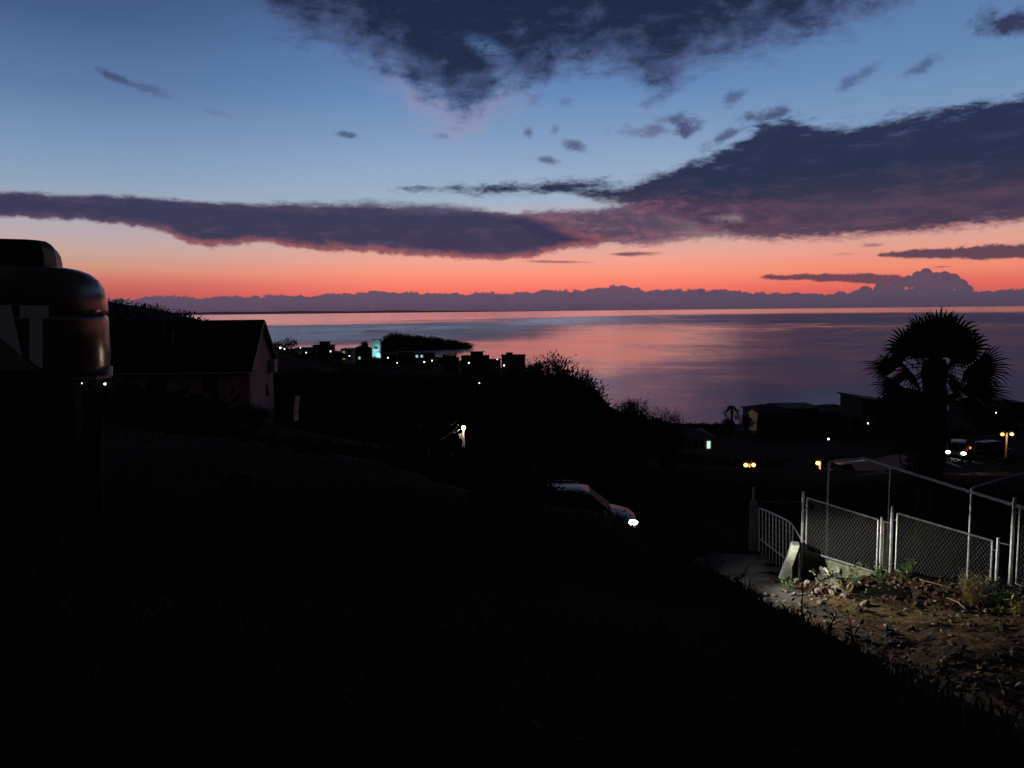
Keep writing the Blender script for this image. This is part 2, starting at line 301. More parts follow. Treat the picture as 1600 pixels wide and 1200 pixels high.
# ------------------------------------------------------------------ mesh builder
class MB:
    def __init__(s): s.v = []; s.f = []
    def vert(s, p): s.v.append(tuple(p)); return len(s.v) - 1
    def face(s, ids): s.f.append(tuple(ids))
    def poly(s, pts): s.face([s.vert(p) for p in pts])
    def box(s, c, size, rz=0.0, M=None):
        hx, hy, hz = size[0] / 2, size[1] / 2, size[2] / 2; cz, sz = math.cos(rz), math.sin(rz); i = len(s.v)
        for z in (-hz, hz):
            for x, y in ((-hx, -hy), (hx, -hy), (hx, hy), (-hx, hy)):
                p = Vector((c[0] + x * cz - y * sz, c[1] + x * sz + y * cz, c[2] + z)); s.v.append(tuple(M @ p if M else p))
        for f in ((0, 3, 2, 1), (4, 5, 6, 7), (0, 1, 5, 4), (1, 2, 6, 5), (2, 3, 7, 6), (3, 0, 4, 7)): s.f.append(tuple(i + k for k in f))
    def bar(s, a, b, wd, ht=None):
        a, b = Vector(a), Vector(b); s.tube([a, b], [wd / 2 * 1.3] * 2, 4, True, math.pi / 4)
    def tube(s, pts, rad, n=6, cap=True, ph=0.0):
        pts = [Vector(p) for p in pts]; rings = []
        if not isinstance(rad, (list, tuple)): rad = [rad] * len(pts)
        for k, p in enumerate(pts):
            d = (pts[min(k + 1, len(pts) - 1)] - pts[max(k - 1, 0)]).normalized()
            up = Vector((0, 0, 1)) if abs(d.z) < .9 else Vector((0, 1, 0))
            u = d.cross(up).normalized(); vv = u.cross(d).normalized()
            rings.append([s.vert(p + (u * math.cos(ph + 2 * math.pi * j / n) + vv * math.sin(ph + 2 * math.pi * j / n)) * rad[k]) for j in range(n)])
        for a, b in zip(rings, rings[1:]):
            for j in range(n): s.face((a[j], a[(j + 1) % n], b[(j + 1) % n], b[j]))
        if cap: s.face(rings[0][::-1]); s.face(rings[-1])
    def ball(s, c, r, nu=10, nv=7, sq=(1, 1, 1)):
        c = Vector(c); rows = []
        for i in range(1, nv):
            th = math.pi * i / nv
            rows.append([s.vert(c + Vector((math.sin(th) * math.cos(2 * math.pi * j / nu) * sq[0], math.sin(th) * math.sin(2 * math.pi * j / nu) * sq[1], math.cos(th) * sq[2])) * r) for j in range(nu)])
        tp, bt = s.vert(c + Vector((0, 0, r * sq[2]))), s.vert(c - Vector((0, 0, r * sq[2])))
        for a, b in zip(rows, rows[1:]):
            for j in range(nu): s.face((a[j], b[j], b[(j + 1) % nu], a[(j + 1) % nu]))
        for j in range(nu): s.face((tp, rows[0][j], rows[0][(j + 1) % nu])); s.face((bt, rows[-1][(j + 1) % nu], rows[-1][j]))
    def loft(s, rings, closed=True, cap=True):
        ids = [[s.vert(p) for p in r] for r in rings]; n = len(ids[0])
        for a, b in zip(ids, ids[1:]):
            for j in range(n if closed else n - 1): s.face((a[j], a[(j + 1) % n], b[(j + 1) % n], b[j]))
        if cap: s.face(ids[0][::-1]); s.face(ids[-1])
    def prism(s, pts, off):
        off = Vector(off); a = [s.vert(p) for p in pts]; b = [s.vert(Vector(p) + off) for p in pts]; n = len(a)
        s.face(a[::-1]); s.face(b)
        for j in range(n): s.face((a[j], a[(j + 1) % n], b[(j + 1) % n], b[j]))
    def leaf(s, p, d, L, W, nrm=None):
        d = d.normalized(); sd = d.cross(nrm or Vector((random.uniform(-1, 1), random.uniform(-1, 1), random.uniform(-1, 1))))
        if sd.length < 1e-4: sd = d.orthogonal()
        sd = sd.normalized() * W / 2
        s.poly((p, p + d * L * .5 + sd, p + d * L, p + d * L * .5 - sd))
    def build(s, name, m, parent=None, smooth=False, bevel=0.0, sub=0):
        me = bpy.data.meshes.new(name); off = Vector(parent.get('_o', (0, 0, 0))) if parent is not None else Vector((0, 0, 0))
        me.from_pydata([(a - off.x, b - off.y, c - off.z) for a, b, c in s.v], [], s.f); me.update()
        o = bpy.data.objects.new(name, me); col.objects.link(o); me.materials.append(m)
        if smooth: me.polygons.foreach_set('use_smooth', [True] * len(me.polygons))
        if bevel:
            b = o.modifiers.new('bevel', 'BEVEL'); b.width = bevel; b.segments = 2; b.limit_method = 'ANGLE'
        if sub:
            b = o.modifiers.new('sub', 'SUBSURF'); b.levels = b.render_levels = sub
        if parent is not None: o.parent = parent; o['_o'] = tuple(off)
        else: o['_o'] = (0, 0, 0)
        return o
def tag(o, label=None, cat=None, group=None, kind=None):
    if label: o['label'] = label
    if cat: o['category'] = cat
    if group: o['group'] = group
    if kind: o['kind'] = kind
    return o
def thing(name, loc, label, cat, group=None):
    o = bpy.data.objects.new(name, None); o.empty_display_size = .1; col.objects.link(o); o.location = loc; o['_o'] = tuple(loc)
    return tag(o, label, cat, group)
def single(mb, name, m, loc, **kw):       # one-mesh thing with its origin at loc
    me_off = Vector(loc); mb.v = [(a - loc[0], b - loc[1], c - loc[2]) for a, b, c in mb.v]
    o = mb.build(name, m, None, **kw); o.location = me_off; return o
def copy_tree(o, parent=None, kids=None):
    kids = kids if kids is not None else [c for c in bpy.data.objects if c.parent == o]
    c = o.copy(); col.objects.link(c)
    if parent is not None: c.parent = parent
    for ch in kids: copy_tree(ch, c, [g for g in bpy.data.objects if g.parent == ch])
    return c
def fbm(x, y, z=0.0, o=4): return mnoise.fractal(Vector((x, y, z)), 1.0, 2.0, o)
def lerp(a, b, t_): return a + (b - a) * t_
def interp(x, xs, ys): return float(np.interp(x, xs, ys))
def smooth(v, a, b):
    v = max(0.0, min(1.0, (v - a) / (b - a))); return v * v * (3 - 2 * v)

# ------------------------------------------------------------------ terrain
CP = []
def cp(px, py, Y): p = at(px, py, Y) - EYE; CP.append((math.atan2(p.x, p.y), math.log(math.hypot(p.x, p.y)), p.z / math.hypot(p.x, p.y)))
def cz(px, Y, z): p = at(px, 485, Y); r = math.hypot(p.x, p.y); CP.append((math.atan2(p.x, p.y), math.log(r), (z - 45.0) / r))
for a in [(-500, 380, 300), (-400, 600, 60), (-300, 440, 260), (30, 456, 250), (100, 463, 250), (165, 472, 250), (250, 485, 250), (320, 500, 260), (400, 526, 300), (440, 552, 320), (250, 522, 150), (60, 560, 110),
          (40, 640, 45), (165, 640, 45), (390, 652, 52), (430, 664, 60), (520, 684, 60), (430, 577, 300), (500, 577, 350), (600, 582, 400), (700, 582, 390), (800, 586, 380), (850, 592, 360),
          (500, 556, 620), (620, 560, 600), (690, 566, 560), (600, 650, 150), (750, 660, 120), (900, 655, 150), (700, 712, 50), (900, 730, 40), (1000, 720, 45), (1000, 660, 230), (925, 605, 415), (890, 612, 400),
          (1100, 740, 60), (1200, 745, 60), (1390, 718, 56), (1446, 710, 60), (1520, 726, 62), (1340, 738, 47), (1446, 738, 47), (1490, 720, 70), (1560, 716, 62), (1480, 718, 75), (1100, 712, 80), (1250, 700, 95), (1400, 690, 95), (1560, 684, 95), (1180, 678, 130), (1300, 675, 130), (1400, 675, 130), (1550, 665, 130),
          (1100, 675, 210), (1200, 670, 210), (1400, 662, 220), (1580, 655, 240), (1800, 650, 200), (1800, 740, 55), (2400, 620, 250), (2400, 700, 60)]: cp(*a)
for px, Y in [(-600, 1000), (0, 1050), (380, 1000), (430, 950), (520, 900), (600, 850), (680, 790), (740, 690), (830, 560), (890, 470), (935, 432), (962, 345), (1000, 308), (1065, 300), (1200, 300), (1400, 318), (1600, 350), (2300, 380)]:
    cz(px, Y, 0.0); cz(px, Y + 70, -6); cz(px, Y * 1.6, -25)
for adeg, r, s in [(-90, 40, -.02), (-90, 250, .15), (-135, 40, .05), (180, 40, .08), (180, 300, .15), (135, 40, 0), (90, 40, -.1), (90, 250, -.1), (-135, 300, .2), (135, 300, .1)]: CP.append((R(adeg), math.log(r), s))
CP = np.array(CP); SC = np.array([1.6, 1.0])
_P = CP[:, :2] * SC; _D = np.sqrt(((_P[:, None] - _P[None]) ** 2).sum(-1)); n_ = len(CP)
_A = np.zeros((n_ + 1, n_ + 1)); _A[:n_, :n_] = _D; _A[:n_, n_] = 1; _A[n_, :n_] = 1
_W = np.linalg.solve(_A, np.append(CP[:, 2], 0))
def far_rel(x, y):
    r = max(1.0, math.hypot(x, y)); q = np.array([math.atan2(x, y), math.log(r)]) * SC
    return float((_W[:n_] * np.sqrt(((_P - q) ** 2).sum(1))).sum() + _W[n_]) * r
def near_rel(x, y):
    crest = interp(y, [-8, 0, 3.6, 5.3, 7.3, 10.3, 12.2, 16, 25, 40], [-1.5, -1.66, -1.92, -2.32, -2.82, -3.32, -3.62, -4.2, -5.2, -7.2])
    lft = -1.62 - .055 * max(y, 0) - .0007 * max(y, 0) ** 2
    bank = lerp(lft, crest, smooth(x, -5.5, 2.2))
    yy = max(y, 0)
    g0 = lerp(-4.98, -5.57, smooth(x, 2.4, 4.6))
    road = g0 + (15 - yy) * lerp(.06, .185, smooth(x, 2.0, 4.0)) if yy < 16.5 else interp(yy, [16.5, 19, 30, 45], [g0 - .2, -5.9, -7.0, -9.0])
    bank += .36 * smooth(x, 2.3, 1.2) * smooth(x, -5, -1.5) * smooth(y, 8.5, 11.2)
    if x > 6: road += -.5 * smooth(yy, 15.8, 17.4) * smooth(x, 5.8, 6.6)
    e = max((x - 2.25) / 1.2, (y - 12.3 - max(0, -x - 1.0) * .9) / 1.6)
    z = lerp(bank, road, smooth(e, 0, 1))
    # earth heap along the foot of the fence
    ly = 15.95 - (x - 6.1) * .84
    z += (.30 + .10 * fbm(x * 1.7, y * 1.7, 3.3, 3)) * smooth(x, 6.5, 7.5) * smooth(y, ly - 1.5, ly - .5) * smooth(y, ly + .5, ly + .1)
    return z
def ground_z(x, y, nz=True):
    r = math.hypot(x, y); k = smooth(r, 24, 42)
    z = (near_rel(x, y) if k < 1 else 0) * (1 - k) + (far_rel(x, y) if k > 0 else 0) * k
    if nz:
        z += fbm(x * .35, y * .35, 2.0) * .10 + fbm(x * 1.4, y * 1.4, 7.0, 3) * .035 * smooth(r, 60, 10)
        z += fbm(x * .03, y * .03, 4.0) * 1.1 * smooth(r, 60, 140) * smooth(z, -46.5, -40)
    return 45.0 + z
angs = [R(a) for a in list(np.arange(-180, -44, 5.0)) + list(np.arange(-44, 44.01, .5)) + list(np.arange(49, 180, 5.0))]
rads = [0.0] + list(np.exp(np.linspace(math.log(.4), math.log(1700), 150)))
mb = MB()
c0 = mb.vert((0, 0, ground_z(0, 0)))
rows = []
for r in rads[1:]: rows.append([mb.vert((r * math.sin(a), r * math.cos(a), ground_z(r * math.sin(a), r * math.cos(a)))) for a in angs])
nA_ = len(angs)
for j in range(nA_): mb.face((c0, rows[0][(j + 1) % nA_], rows[0][j]))
for a, b in zip(rows, rows[1:]):
    for j in range(nA_): mb.face((a[j], a[(j + 1) % nA_], b[(j + 1) % nA_], b[j]))
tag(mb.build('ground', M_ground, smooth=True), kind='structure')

# ------------------------------------------------------------------ sea
def sea_mat():
    m = bpy.data.materials.new('sea_water'); m.use_nodes = True; q = NT(m.node_tree); q.n.clear()
    p = q.new('ShaderNodeNewGeometry').outputs['Position']; x, y, z = q.sep(p)
    r = q.m('SQRT', q.add(q.mul(x, x), q.mul(y, y))); dep = q.m('DIVIDE', 45 * 57.3, r)     # band across the water, by distance off shore
    a = q.mul(q.m('ARCTAN2', x, y), 57.3)
    ld = q.m('LOGARITHM', dep, 2.0)
    n1 = q.sub(q.noise(q.vec(q.mul(a, .10), q.mul(ld, 1.5), 0), 1.0, 5, .55, .4), .5)
    n2 = q.sub(q.noise(q.vec(q.mul(a, .07), q.mul(ld, 4.5), 4), 1.0, 6, .6, .5), .5)
    n3 = q.sub(q.noise(q.vec(q.mul(a, 1.1), q.mul(dep, 14.0), 8), 1.0, 5, .68), .5)
    # mean slope of the ripples expressed as the height of sky they mirror
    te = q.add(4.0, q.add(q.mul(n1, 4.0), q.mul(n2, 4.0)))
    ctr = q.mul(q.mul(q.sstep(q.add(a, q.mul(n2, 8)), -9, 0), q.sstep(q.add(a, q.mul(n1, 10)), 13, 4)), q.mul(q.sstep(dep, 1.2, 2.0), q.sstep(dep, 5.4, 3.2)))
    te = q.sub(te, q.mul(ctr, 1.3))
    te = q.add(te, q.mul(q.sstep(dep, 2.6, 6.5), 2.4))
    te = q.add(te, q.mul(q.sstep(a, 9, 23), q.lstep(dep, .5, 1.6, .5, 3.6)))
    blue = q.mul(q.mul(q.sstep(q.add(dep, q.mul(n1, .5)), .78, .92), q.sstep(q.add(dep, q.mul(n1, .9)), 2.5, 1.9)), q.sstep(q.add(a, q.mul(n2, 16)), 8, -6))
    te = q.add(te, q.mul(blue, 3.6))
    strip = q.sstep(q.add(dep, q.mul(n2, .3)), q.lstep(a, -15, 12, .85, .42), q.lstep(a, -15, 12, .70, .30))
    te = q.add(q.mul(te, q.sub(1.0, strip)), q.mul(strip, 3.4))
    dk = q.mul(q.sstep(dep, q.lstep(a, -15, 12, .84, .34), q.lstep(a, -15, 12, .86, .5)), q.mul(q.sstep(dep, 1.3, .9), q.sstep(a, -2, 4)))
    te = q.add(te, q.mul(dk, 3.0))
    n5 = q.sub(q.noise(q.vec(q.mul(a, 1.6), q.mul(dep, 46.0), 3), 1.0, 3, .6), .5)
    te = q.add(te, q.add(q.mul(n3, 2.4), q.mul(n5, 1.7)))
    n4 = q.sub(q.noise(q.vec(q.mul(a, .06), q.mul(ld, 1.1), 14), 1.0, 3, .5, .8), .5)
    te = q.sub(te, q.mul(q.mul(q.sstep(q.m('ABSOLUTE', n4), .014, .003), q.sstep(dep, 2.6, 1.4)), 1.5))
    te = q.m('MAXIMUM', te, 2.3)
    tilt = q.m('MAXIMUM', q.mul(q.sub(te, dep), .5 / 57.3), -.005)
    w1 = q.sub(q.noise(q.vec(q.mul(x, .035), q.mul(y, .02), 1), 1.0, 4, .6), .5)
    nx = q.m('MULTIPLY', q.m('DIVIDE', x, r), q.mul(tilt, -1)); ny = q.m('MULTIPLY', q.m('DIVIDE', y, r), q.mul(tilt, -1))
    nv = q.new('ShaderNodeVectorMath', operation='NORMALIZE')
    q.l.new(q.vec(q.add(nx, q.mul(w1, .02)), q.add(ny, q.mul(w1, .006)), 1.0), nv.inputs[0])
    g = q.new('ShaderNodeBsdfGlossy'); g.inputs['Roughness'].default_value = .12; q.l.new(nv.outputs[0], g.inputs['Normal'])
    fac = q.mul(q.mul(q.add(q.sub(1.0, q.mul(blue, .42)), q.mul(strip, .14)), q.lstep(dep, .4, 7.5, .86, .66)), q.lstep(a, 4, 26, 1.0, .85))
    q.l.new(q.mix(fac, (0, 0, 0, 1), q.mix(q.sstep(a, 6, 24), (1, .94, 1.0, 1), (1, .86, .86, 1))), g.inputs['Color'])  # reflected light brightened, dimmed and tinted by sector in the gloss colour
    q.l.new(g.outputs[0], q.new('ShaderNodeOutputMaterial').inputs[0]); return m
mb = MB(); aa = [R(a) for a in range(-180, 180, 4)]; rr = [150, 300, 600, 1200, 2500, 5000, 10000, 20000, 42000]
rows = [[mb.vert((r * math.sin(a), r * math.cos(a), 0)) for a in aa] for r in rr]
mb.face(rows[0])
for a, b in zip(rows, rows[1:]):
    for j in range(len(aa)): mb.face((a[j], a[(j + 1) % len(aa)], b[(j + 1) % len(aa)], b[j]))
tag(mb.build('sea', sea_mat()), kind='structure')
# low far shore on the horizon
mb = MB(); top = []; bot = []
for i in range(120):
    a = R(-34 + i * .33); h = (120 + 50 * fbm(i * .08, 3)) * smooth(i, 119, 70) * smooth(i, -20, 20)
    top.append(mb.vert((40000 * math.sin(a), 40000 * math.cos(a), max(h, 1)))); bot.append(mb.vert((39000 * math.sin(a), 39000 * math.cos(a), -5)))
for i in range(119): mb.face((bot[i], bot[i + 1], top[i + 1], top[i]))
tag(mb.build('distant_coast', mat('far_shore_glow', (.05, .03, .04), 1, .2, .0005, emit=(.06, .024, .034), estr=.5)), kind='structure')  # dusk tone of the shore put in as faint emission of its own

# ------------------------------------------------------------------ vegetation builders
def crown(mb, c, rad, n, L, clumps=14, seed=1, up=.3):
    rnd = random.Random(seed); cs = []
    for _ in range(clumps):
        th, ph = rnd.uniform(0, 6.28), rnd.uniform(-.7, 1.0); k = rnd.uniform(.35, .95)
        cs.append((Vector((math.cos(th) * math.cos(ph) * rad[0], math.sin(th) * math.cos(ph) * rad[1], math.sin(ph) * rad[2])) * k + Vector(c), rnd.uniform(.28, .5)))
    for _ in range(n):
        q, s = rnd.choice(cs); d = Vector((rnd.gauss(0, 1), rnd.gauss(0, 1), rnd.gauss(0, 1))).normalized()
        p = q + Vector((d.x * rad[0], d.y * rad[1], d.z * rad[2])) * s * (rnd.random() ** .4)
        mb.leaf(p, d + Vector((0, 0, up)), L * rnd.uniform(.6, 1.3), L * .5, Vector((rnd.uniform(-1, 1), rnd.uniform(-1, 1), rnd.uniform(-1, 1))))
    return cs
def tree(loc, h, wd, n, L, label, group=None, name='tree', seed=1, cat='tree', clumps=14, m=None):
    loc = Vector(loc); o = thing(name, loc, label, cat, group)
    b = MB(); cs = crown(b, loc + Vector((0, 0, h * .62)), (wd / 2, wd / 2, h * .40), n, L, clumps, seed)
    tr = MB(); top = loc + Vector((0, 0, h * .55)); tr.tube([loc - Vector((0, 0, .4)), loc + Vector((.03 * h, 0, h * .25)), top], [h * .04, h * .028, h * .015], 6)
    for q, s in cs[:7]: tr.tube([loc + Vector((.02 * h, 0, h * .27)), lerp(top, q, .5), q], [h * .018, h * .01, h * .004], 4)
    tr.build('trunk', M_bark, o); b.build('crown', m or M_scrub, o); return o
def shoot_shrub(o, loc, h, wd, nshoot, L, leafn, seed, twigs=0.3, lean=(0, 0), core=0):
    rnd = random.Random(seed); loc = Vector(loc); st = MB(); lf = MB()
    for _ in range(nshoot):
        th = rnd.uniform(0, 6.28); k = rnd.random() ** .6; base = loc + Vector((math.cos(th), math.sin(th), 0)) * wd * .16 * k
        prof = math.sqrt(max(0, 1 - k * k * .8)); hh = h * rnd.uniform(.55, 1.08) * (.45 + .55 * prof)
        tip = loc + Vector((math.cos(th) * wd * .5 * k + lean[0], math.sin(th) * wd * .5 * k + lean[1], hh))
        midp = (base + tip) / 2 + Vector((rnd.gauss(0, .06), rnd.gauss(0, .06), rnd.uniform(0, .12))) * h
        pts = [base - Vector((0, 0, .2)), midp, tip]; r0 = .0042 * h
        st.tube(pts, [r0, r0 * .6, r0 * .25], 3, False)
        for i in range(leafn):
            u = rnd.uniform(.3, 1.0); p = lerp(pts[0], midp, u * 2) if u < .5 else lerp(midp, tip, u * 2 - 1)
            d = (tip - midp).normalized() * .8 + Vector((rnd.gauss(0, .7), rnd.gauss(0, .7), rnd.gauss(.2, .5)))
            if rnd.random() < twigs:
                e = p + d.normalized() * L * rnd.uniform(1.5, 4); st.tube([p, e], [r0 * .3, r0 * .15], 3, False)
                for j in range(4): lf.leaf(lerp(p, e, .4 + .2 * j), d + Vector((rnd.gauss(0, .8), rnd.gauss(0, .8), rnd.gauss(0, .5))), L * rnd.uniform(.6, 1.1), L * .3)
            else: lf.leaf(p, d, L * rnd.uniform(.6, 1.2), L * .42)
    if core: crown(lf, loc + Vector((lean[0], lean[1], h * .58)), (wd * .47, wd * .47, h * .43), core, L * 1.0, 22, seed, .5)
    st.build('stem', M_bark, o); lf.build('foliage', M_leaf, o)

# scrub covering the far slopes (nobody could count it)
def scrub_top(px, r):
    if r < 62: return interp(px, [300, 430, 620, 680, 800, 1000, 1120, 1300, 1600], [640, 672, 690, 696, 700, 712, 748, 748, 745])
    if r < 115: return interp(px, [300, 430, 960, 1020, 1600], [600, 640, 660, 712, 708])
    return interp(px, [200, 430, 820, 890, 945, 965, 1010, 1600], [470, 570, 586, 600, 611, 660, 668, 662])
rnd = random.Random(3); mb = MB(); cnt = 0
while cnt < 2600:
    a = R(rnd.uniform(-40, 40)); r = math.exp(rnd.uniform(math.log(26), math.log(880))); x, y = r * math.sin(a), r * math.cos(a)
    z = ground_z(x, y)
    if z < 1.0: continue
    px = 800 + F * x / y
    hgt = rnd.uniform(.5, 1.6) * (1 + r / 160) * (.55 if (px > 1000 and r < 120) else 1)
    if px < 345 and 200 < r < 330: hgt = min(hgt, 2.2)
    if px > 345: hgt = min(hgt, (at(px, scrub_top(px, r), y).z - z) * .9)
    cnt += 1
    if hgt < .25: continue
    nl = 34 if r < 90 else 20
    for _ in range(nl):
        d = Vector((rnd.gauss(0, 1), rnd.gauss(0, 1), abs(rnd.gauss(0, .8)))).normalized()
        mb.leaf(Vector((x, y, z - .1)) + Vector((d.x * hgt * .9, d.y * hgt * .9, d.z * hgt * .8)) * rnd.random() ** .4, d, hgt * rnd.uniform(.25, .5), hgt * .22)
tag(mb.build('hillside_scrub', M_scrub), 'dark scrub covering the slopes down to the shore', 'scrub', kind='stuff')

# shoreline and hill trees: three prototypes, copied
def grove(protos, spots, names=None):
    for i, (px, py, Y, h, k, lab, grp) in enumerate(spots):
        pass
TREES = [  # px, py of the foot, Y, height px, width px, label
    (445, 566, 330, 36, 44, 'broad rounded dark tree just right of the gabled house, by two white lamps'), (424, 560, 330, 24, 26, 'small dark tree behind the eaves of the gabled house'),
    (570, 550, 620, 17, 12, 'small round shore tree standing left of the cyan lit tower'), (600, 560, 560, 16, 18, 'dark tree beside the foot of the cyan lit tower'),
    (612, 563, 540, 15, 22, 'low bushy tree right of the cyan lit tower'), (702, 572, 400, 20, 28, 'rounded tree just left of the three storey block'),
    (690, 574, 400, 16, 20, 'smaller tree among the roofs left of the three storey block'), (752, 578, 360, 18, 20, 'dark tree between the two tallest shore blocks'),
    (530, 566, 420, 15, 22, 'low tree in front of the building with a warm lit wall'), (640, 572, 420, 15, 22, 'low tree beneath the roofs below the island'),
    (470, 566, 380, 15, 20, 'low tree under the first white lamps of the town'), (835, 588, 330, 22, 26, 'dark tree right of the rightmost shore block'),
    (590, 572, 430, 14, 26, 'wide low tree in front of the cyan lit tower'), (1165, 668, 120, 22, 26, 'bushy tree between the small palm and the pale house'),
    (1138, 668, 120, 14, 22, 'low bush at the foot of the small palm'), (1318, 668, 125, 26, 50, 'wide dark tree in front of the pyramid roofed house'), (1530, 660, 130, 18, 30, 'dark tree left of the house with the railing'),
    (1590, 664, 120, 26, 40, 'dark tree at the right edge beside the house with the railing'), (1240, 672, 115, 16, 36, 'low tree in front of the long pale house'), (1090, 676, 130, 16, 50, 'low spreading tree on the ridge behind the greenish lit house'),
    (1204, 668, 116, 20, 24, 'round dark tree covering the middle of the long pale house'), (1268, 668, 122, 24, 34, 'tall dark tree at the right end of the flat roofed upper house'), (1340, 670, 112, 22, 26, 'dark tree at the left corner of the sloping roofed house'), (1388, 672, 110, 30, 30, 'tall dark tree before the right half of the sloping roofed house'), (1520, 664, 114, 30, 34, 'broad dark tree left of the house with the roof terrace railing, near the large palm'),
    (1120, 672, 128, 12, 30, 'low shrubby tree on the ridge left of the small palm')]
protos = []
for i, (px, py, Y, hp, wp, lab) in enumerate(TREES):
    loc = at(px, py, Y); loc.z = min(loc.z, ground_z(loc.x, loc.y)); top = at(px, py - hp, Y); h = top.z - loc.z; wd = wp * Y / F
    if i < 3:
        o = tree(loc, h, wd, 900, h * .085, lab, None, seed=i + 11); protos.append((o, h, wd))
    else:
        s, h0, w0 = protos[i % 3]; o = copy_tree(s); o.location = loc; o.scale = (wd / w0, wd / w0, h / h0); o.rotation_euler.z = i * 1.3; o['label'] = lab
# large dark trees filling the slope below the town
big = None
for px, py, Y, hp, wp, lab in [(462, 668, 92, 82, 96, 'big dark tree on the slope just right of the gabled house'), (540, 672, 86, 84, 120, 'big dark tree on the slope below the long flat roofed building'), (618, 676, 84, 84, 120, 'big dark tree on the slope below the island and its lamps'), (690, 678, 82, 84, 110, 'big dark tree on the slope behind the white lamp post'),
                               (762, 684, 76, 92, 110, 'big dark tree on the slope below the three storey block'), (500, 690, 64, 76, 110, 'nearer spreading tree between the house and the white lamp post'), (595, 696, 62, 74, 120, 'nearer spreading tree left of the white lamp post')]:
    loc = at(px, py, Y); loc.z = min(loc.z, ground_z(loc.x, loc.y)); h = at(px, py - hp, Y).z - loc.z; wd = wp * Y / F
    if big is None: o = tree(loc, h, wd, 5200, .55, lab, None, seed=77, clumps=30); big = (o, h, wd)
    else: o = copy_tree(big[0]); o.location = loc; o.scale = (wd / big[2], wd / big[2], h / big[1]); o.rotation_euler.z = px * .7; o['label'] = lab
# near trees with readable shoots
def near(px, py, Y): p = at(px, py, Y); p.z = min(p.z, ground_z(p.x, p.y)); return p
p = near(868, 700, 38); o = thing('olive_tree', p, 'tall leafy tree with upright shoots, dark against the sea in the middle', 'tree'); shoot_shrub(o, p, at(868, 566, 38).z - p.z, 3.9, 230, .19, 40, 5, core=6500)
p = near(905, 712, 36); o = thing('olive_tree', p, 'leafy tree with pale gaps left of the twiggy bush on the slope', 'tree'); shoot_shrub(o, p, at(910, 587, 36).z - p.z, 2.9, 130, .17, 30, 6, core=3000)
p = near(812, 705, 40); o = thing('olive_tree', p, 'lower dark tree left of the tall shoots, under the rightmost shore block', 'tree'); shoot_shrub(o, p, at(812, 592, 40).z - p.z, 3.6, 120, .19, 30, 8, core=2500)
p = near(990, 725, 37); o = thing('bush', p, 'round twiggy bush left of the bare one, dark against the sea', 'bush'); shoot_shrub(o, p, at(985, 633, 37).z - p.z, 2.9, 380, .13, 28, 9, core=6000)
p = near(1042, 728, 38); o = thing('bush', p, 'sparse twiggy bush with bare branch tips on the slope above the car', 'bush'); shoot_shrub(o, p, at(1034, 642, 38).z - p.z, 2.2, 190, .085, 16, 10, .6, core=1100)
p = near(926, 730, 36); o = thing('bush', p, 'upright leafy bush left of the round twiggy one, in the middle', 'bush'); shoot_shrub(o, p, at(936, 612, 36).z - p.z, 1.9, 130, .14, 26, 12, core=1500)

# ------------------------------------------------------------------ island
mb = MB(); prof_x = [590, 597, 604, 616, 640, 670, 700, 720, 735]; prof_t = [542, 529, 521, 519, 521.5, 525, 530, 533.5, 537]
g = []; NI = 46; NJ = 9
for i in range(NI):
    px = 588 + 148 * i / (NI - 1); hz = at(px, interp(px, prof_x, prof_t), 960).z - at(px, 541.6, 960).z
    for j in range(NJ):
        v = j / (NJ - 1); x = at(px, 542, 960).x; y = 930 + 70 * v; h = max(0, hz - 1.5) * math.sin(math.pi * v) ** .6
        mb.vert((x, y, h * (1 + .12 * fbm(i * .5, j * .6)) - .6)); 
for i in range(NI - 1):
    for j in range(NJ - 1): k = i * NJ + j; mb.face((k, k + NJ, k + NJ + 1, k + 1))
tag(mb.build('island', M_soil, smooth=True), kind='structure')
isl = mb.v[:]; mb = MB(); rnd = random.Random(5)
for _ in range(900):
    q = Vector(rnd.choice(isl)); 
    if q.z < .6: continue
    q += Vector((rnd.uniform(-2, 2), rnd.uniform(-3, 3), rnd.uniform(0, 2)))
    for _ in range(10):
        d = Vector((rnd.gauss(0, 1), rnd.gauss(0, 1), rnd.gauss(.2, .8))).normalized(); mb.leaf(q + d * rnd.uniform(.2, 1.8), d, 1.6, .8)
tag(mb.build('island_wood', M_scrub), 'dark wood covering the small island off the shore', 'wood', kind='stuff')
# sea rock
p = at(545, 541.8, 945); b = MB(); rnd = random.Random(2)
for k in range(9): b.ball((p.x - 5 + k * 1.2, p.y, .2), 1.7, 7, 5, (1, 1, .75 + .35 * math.sin(k * 1.9)))
tag(single(b, 'sea_rock', M_soil, (p.x, p.y, 0)), 'small dark rocky islet in the water left of the cyan lit tower', 'rock')

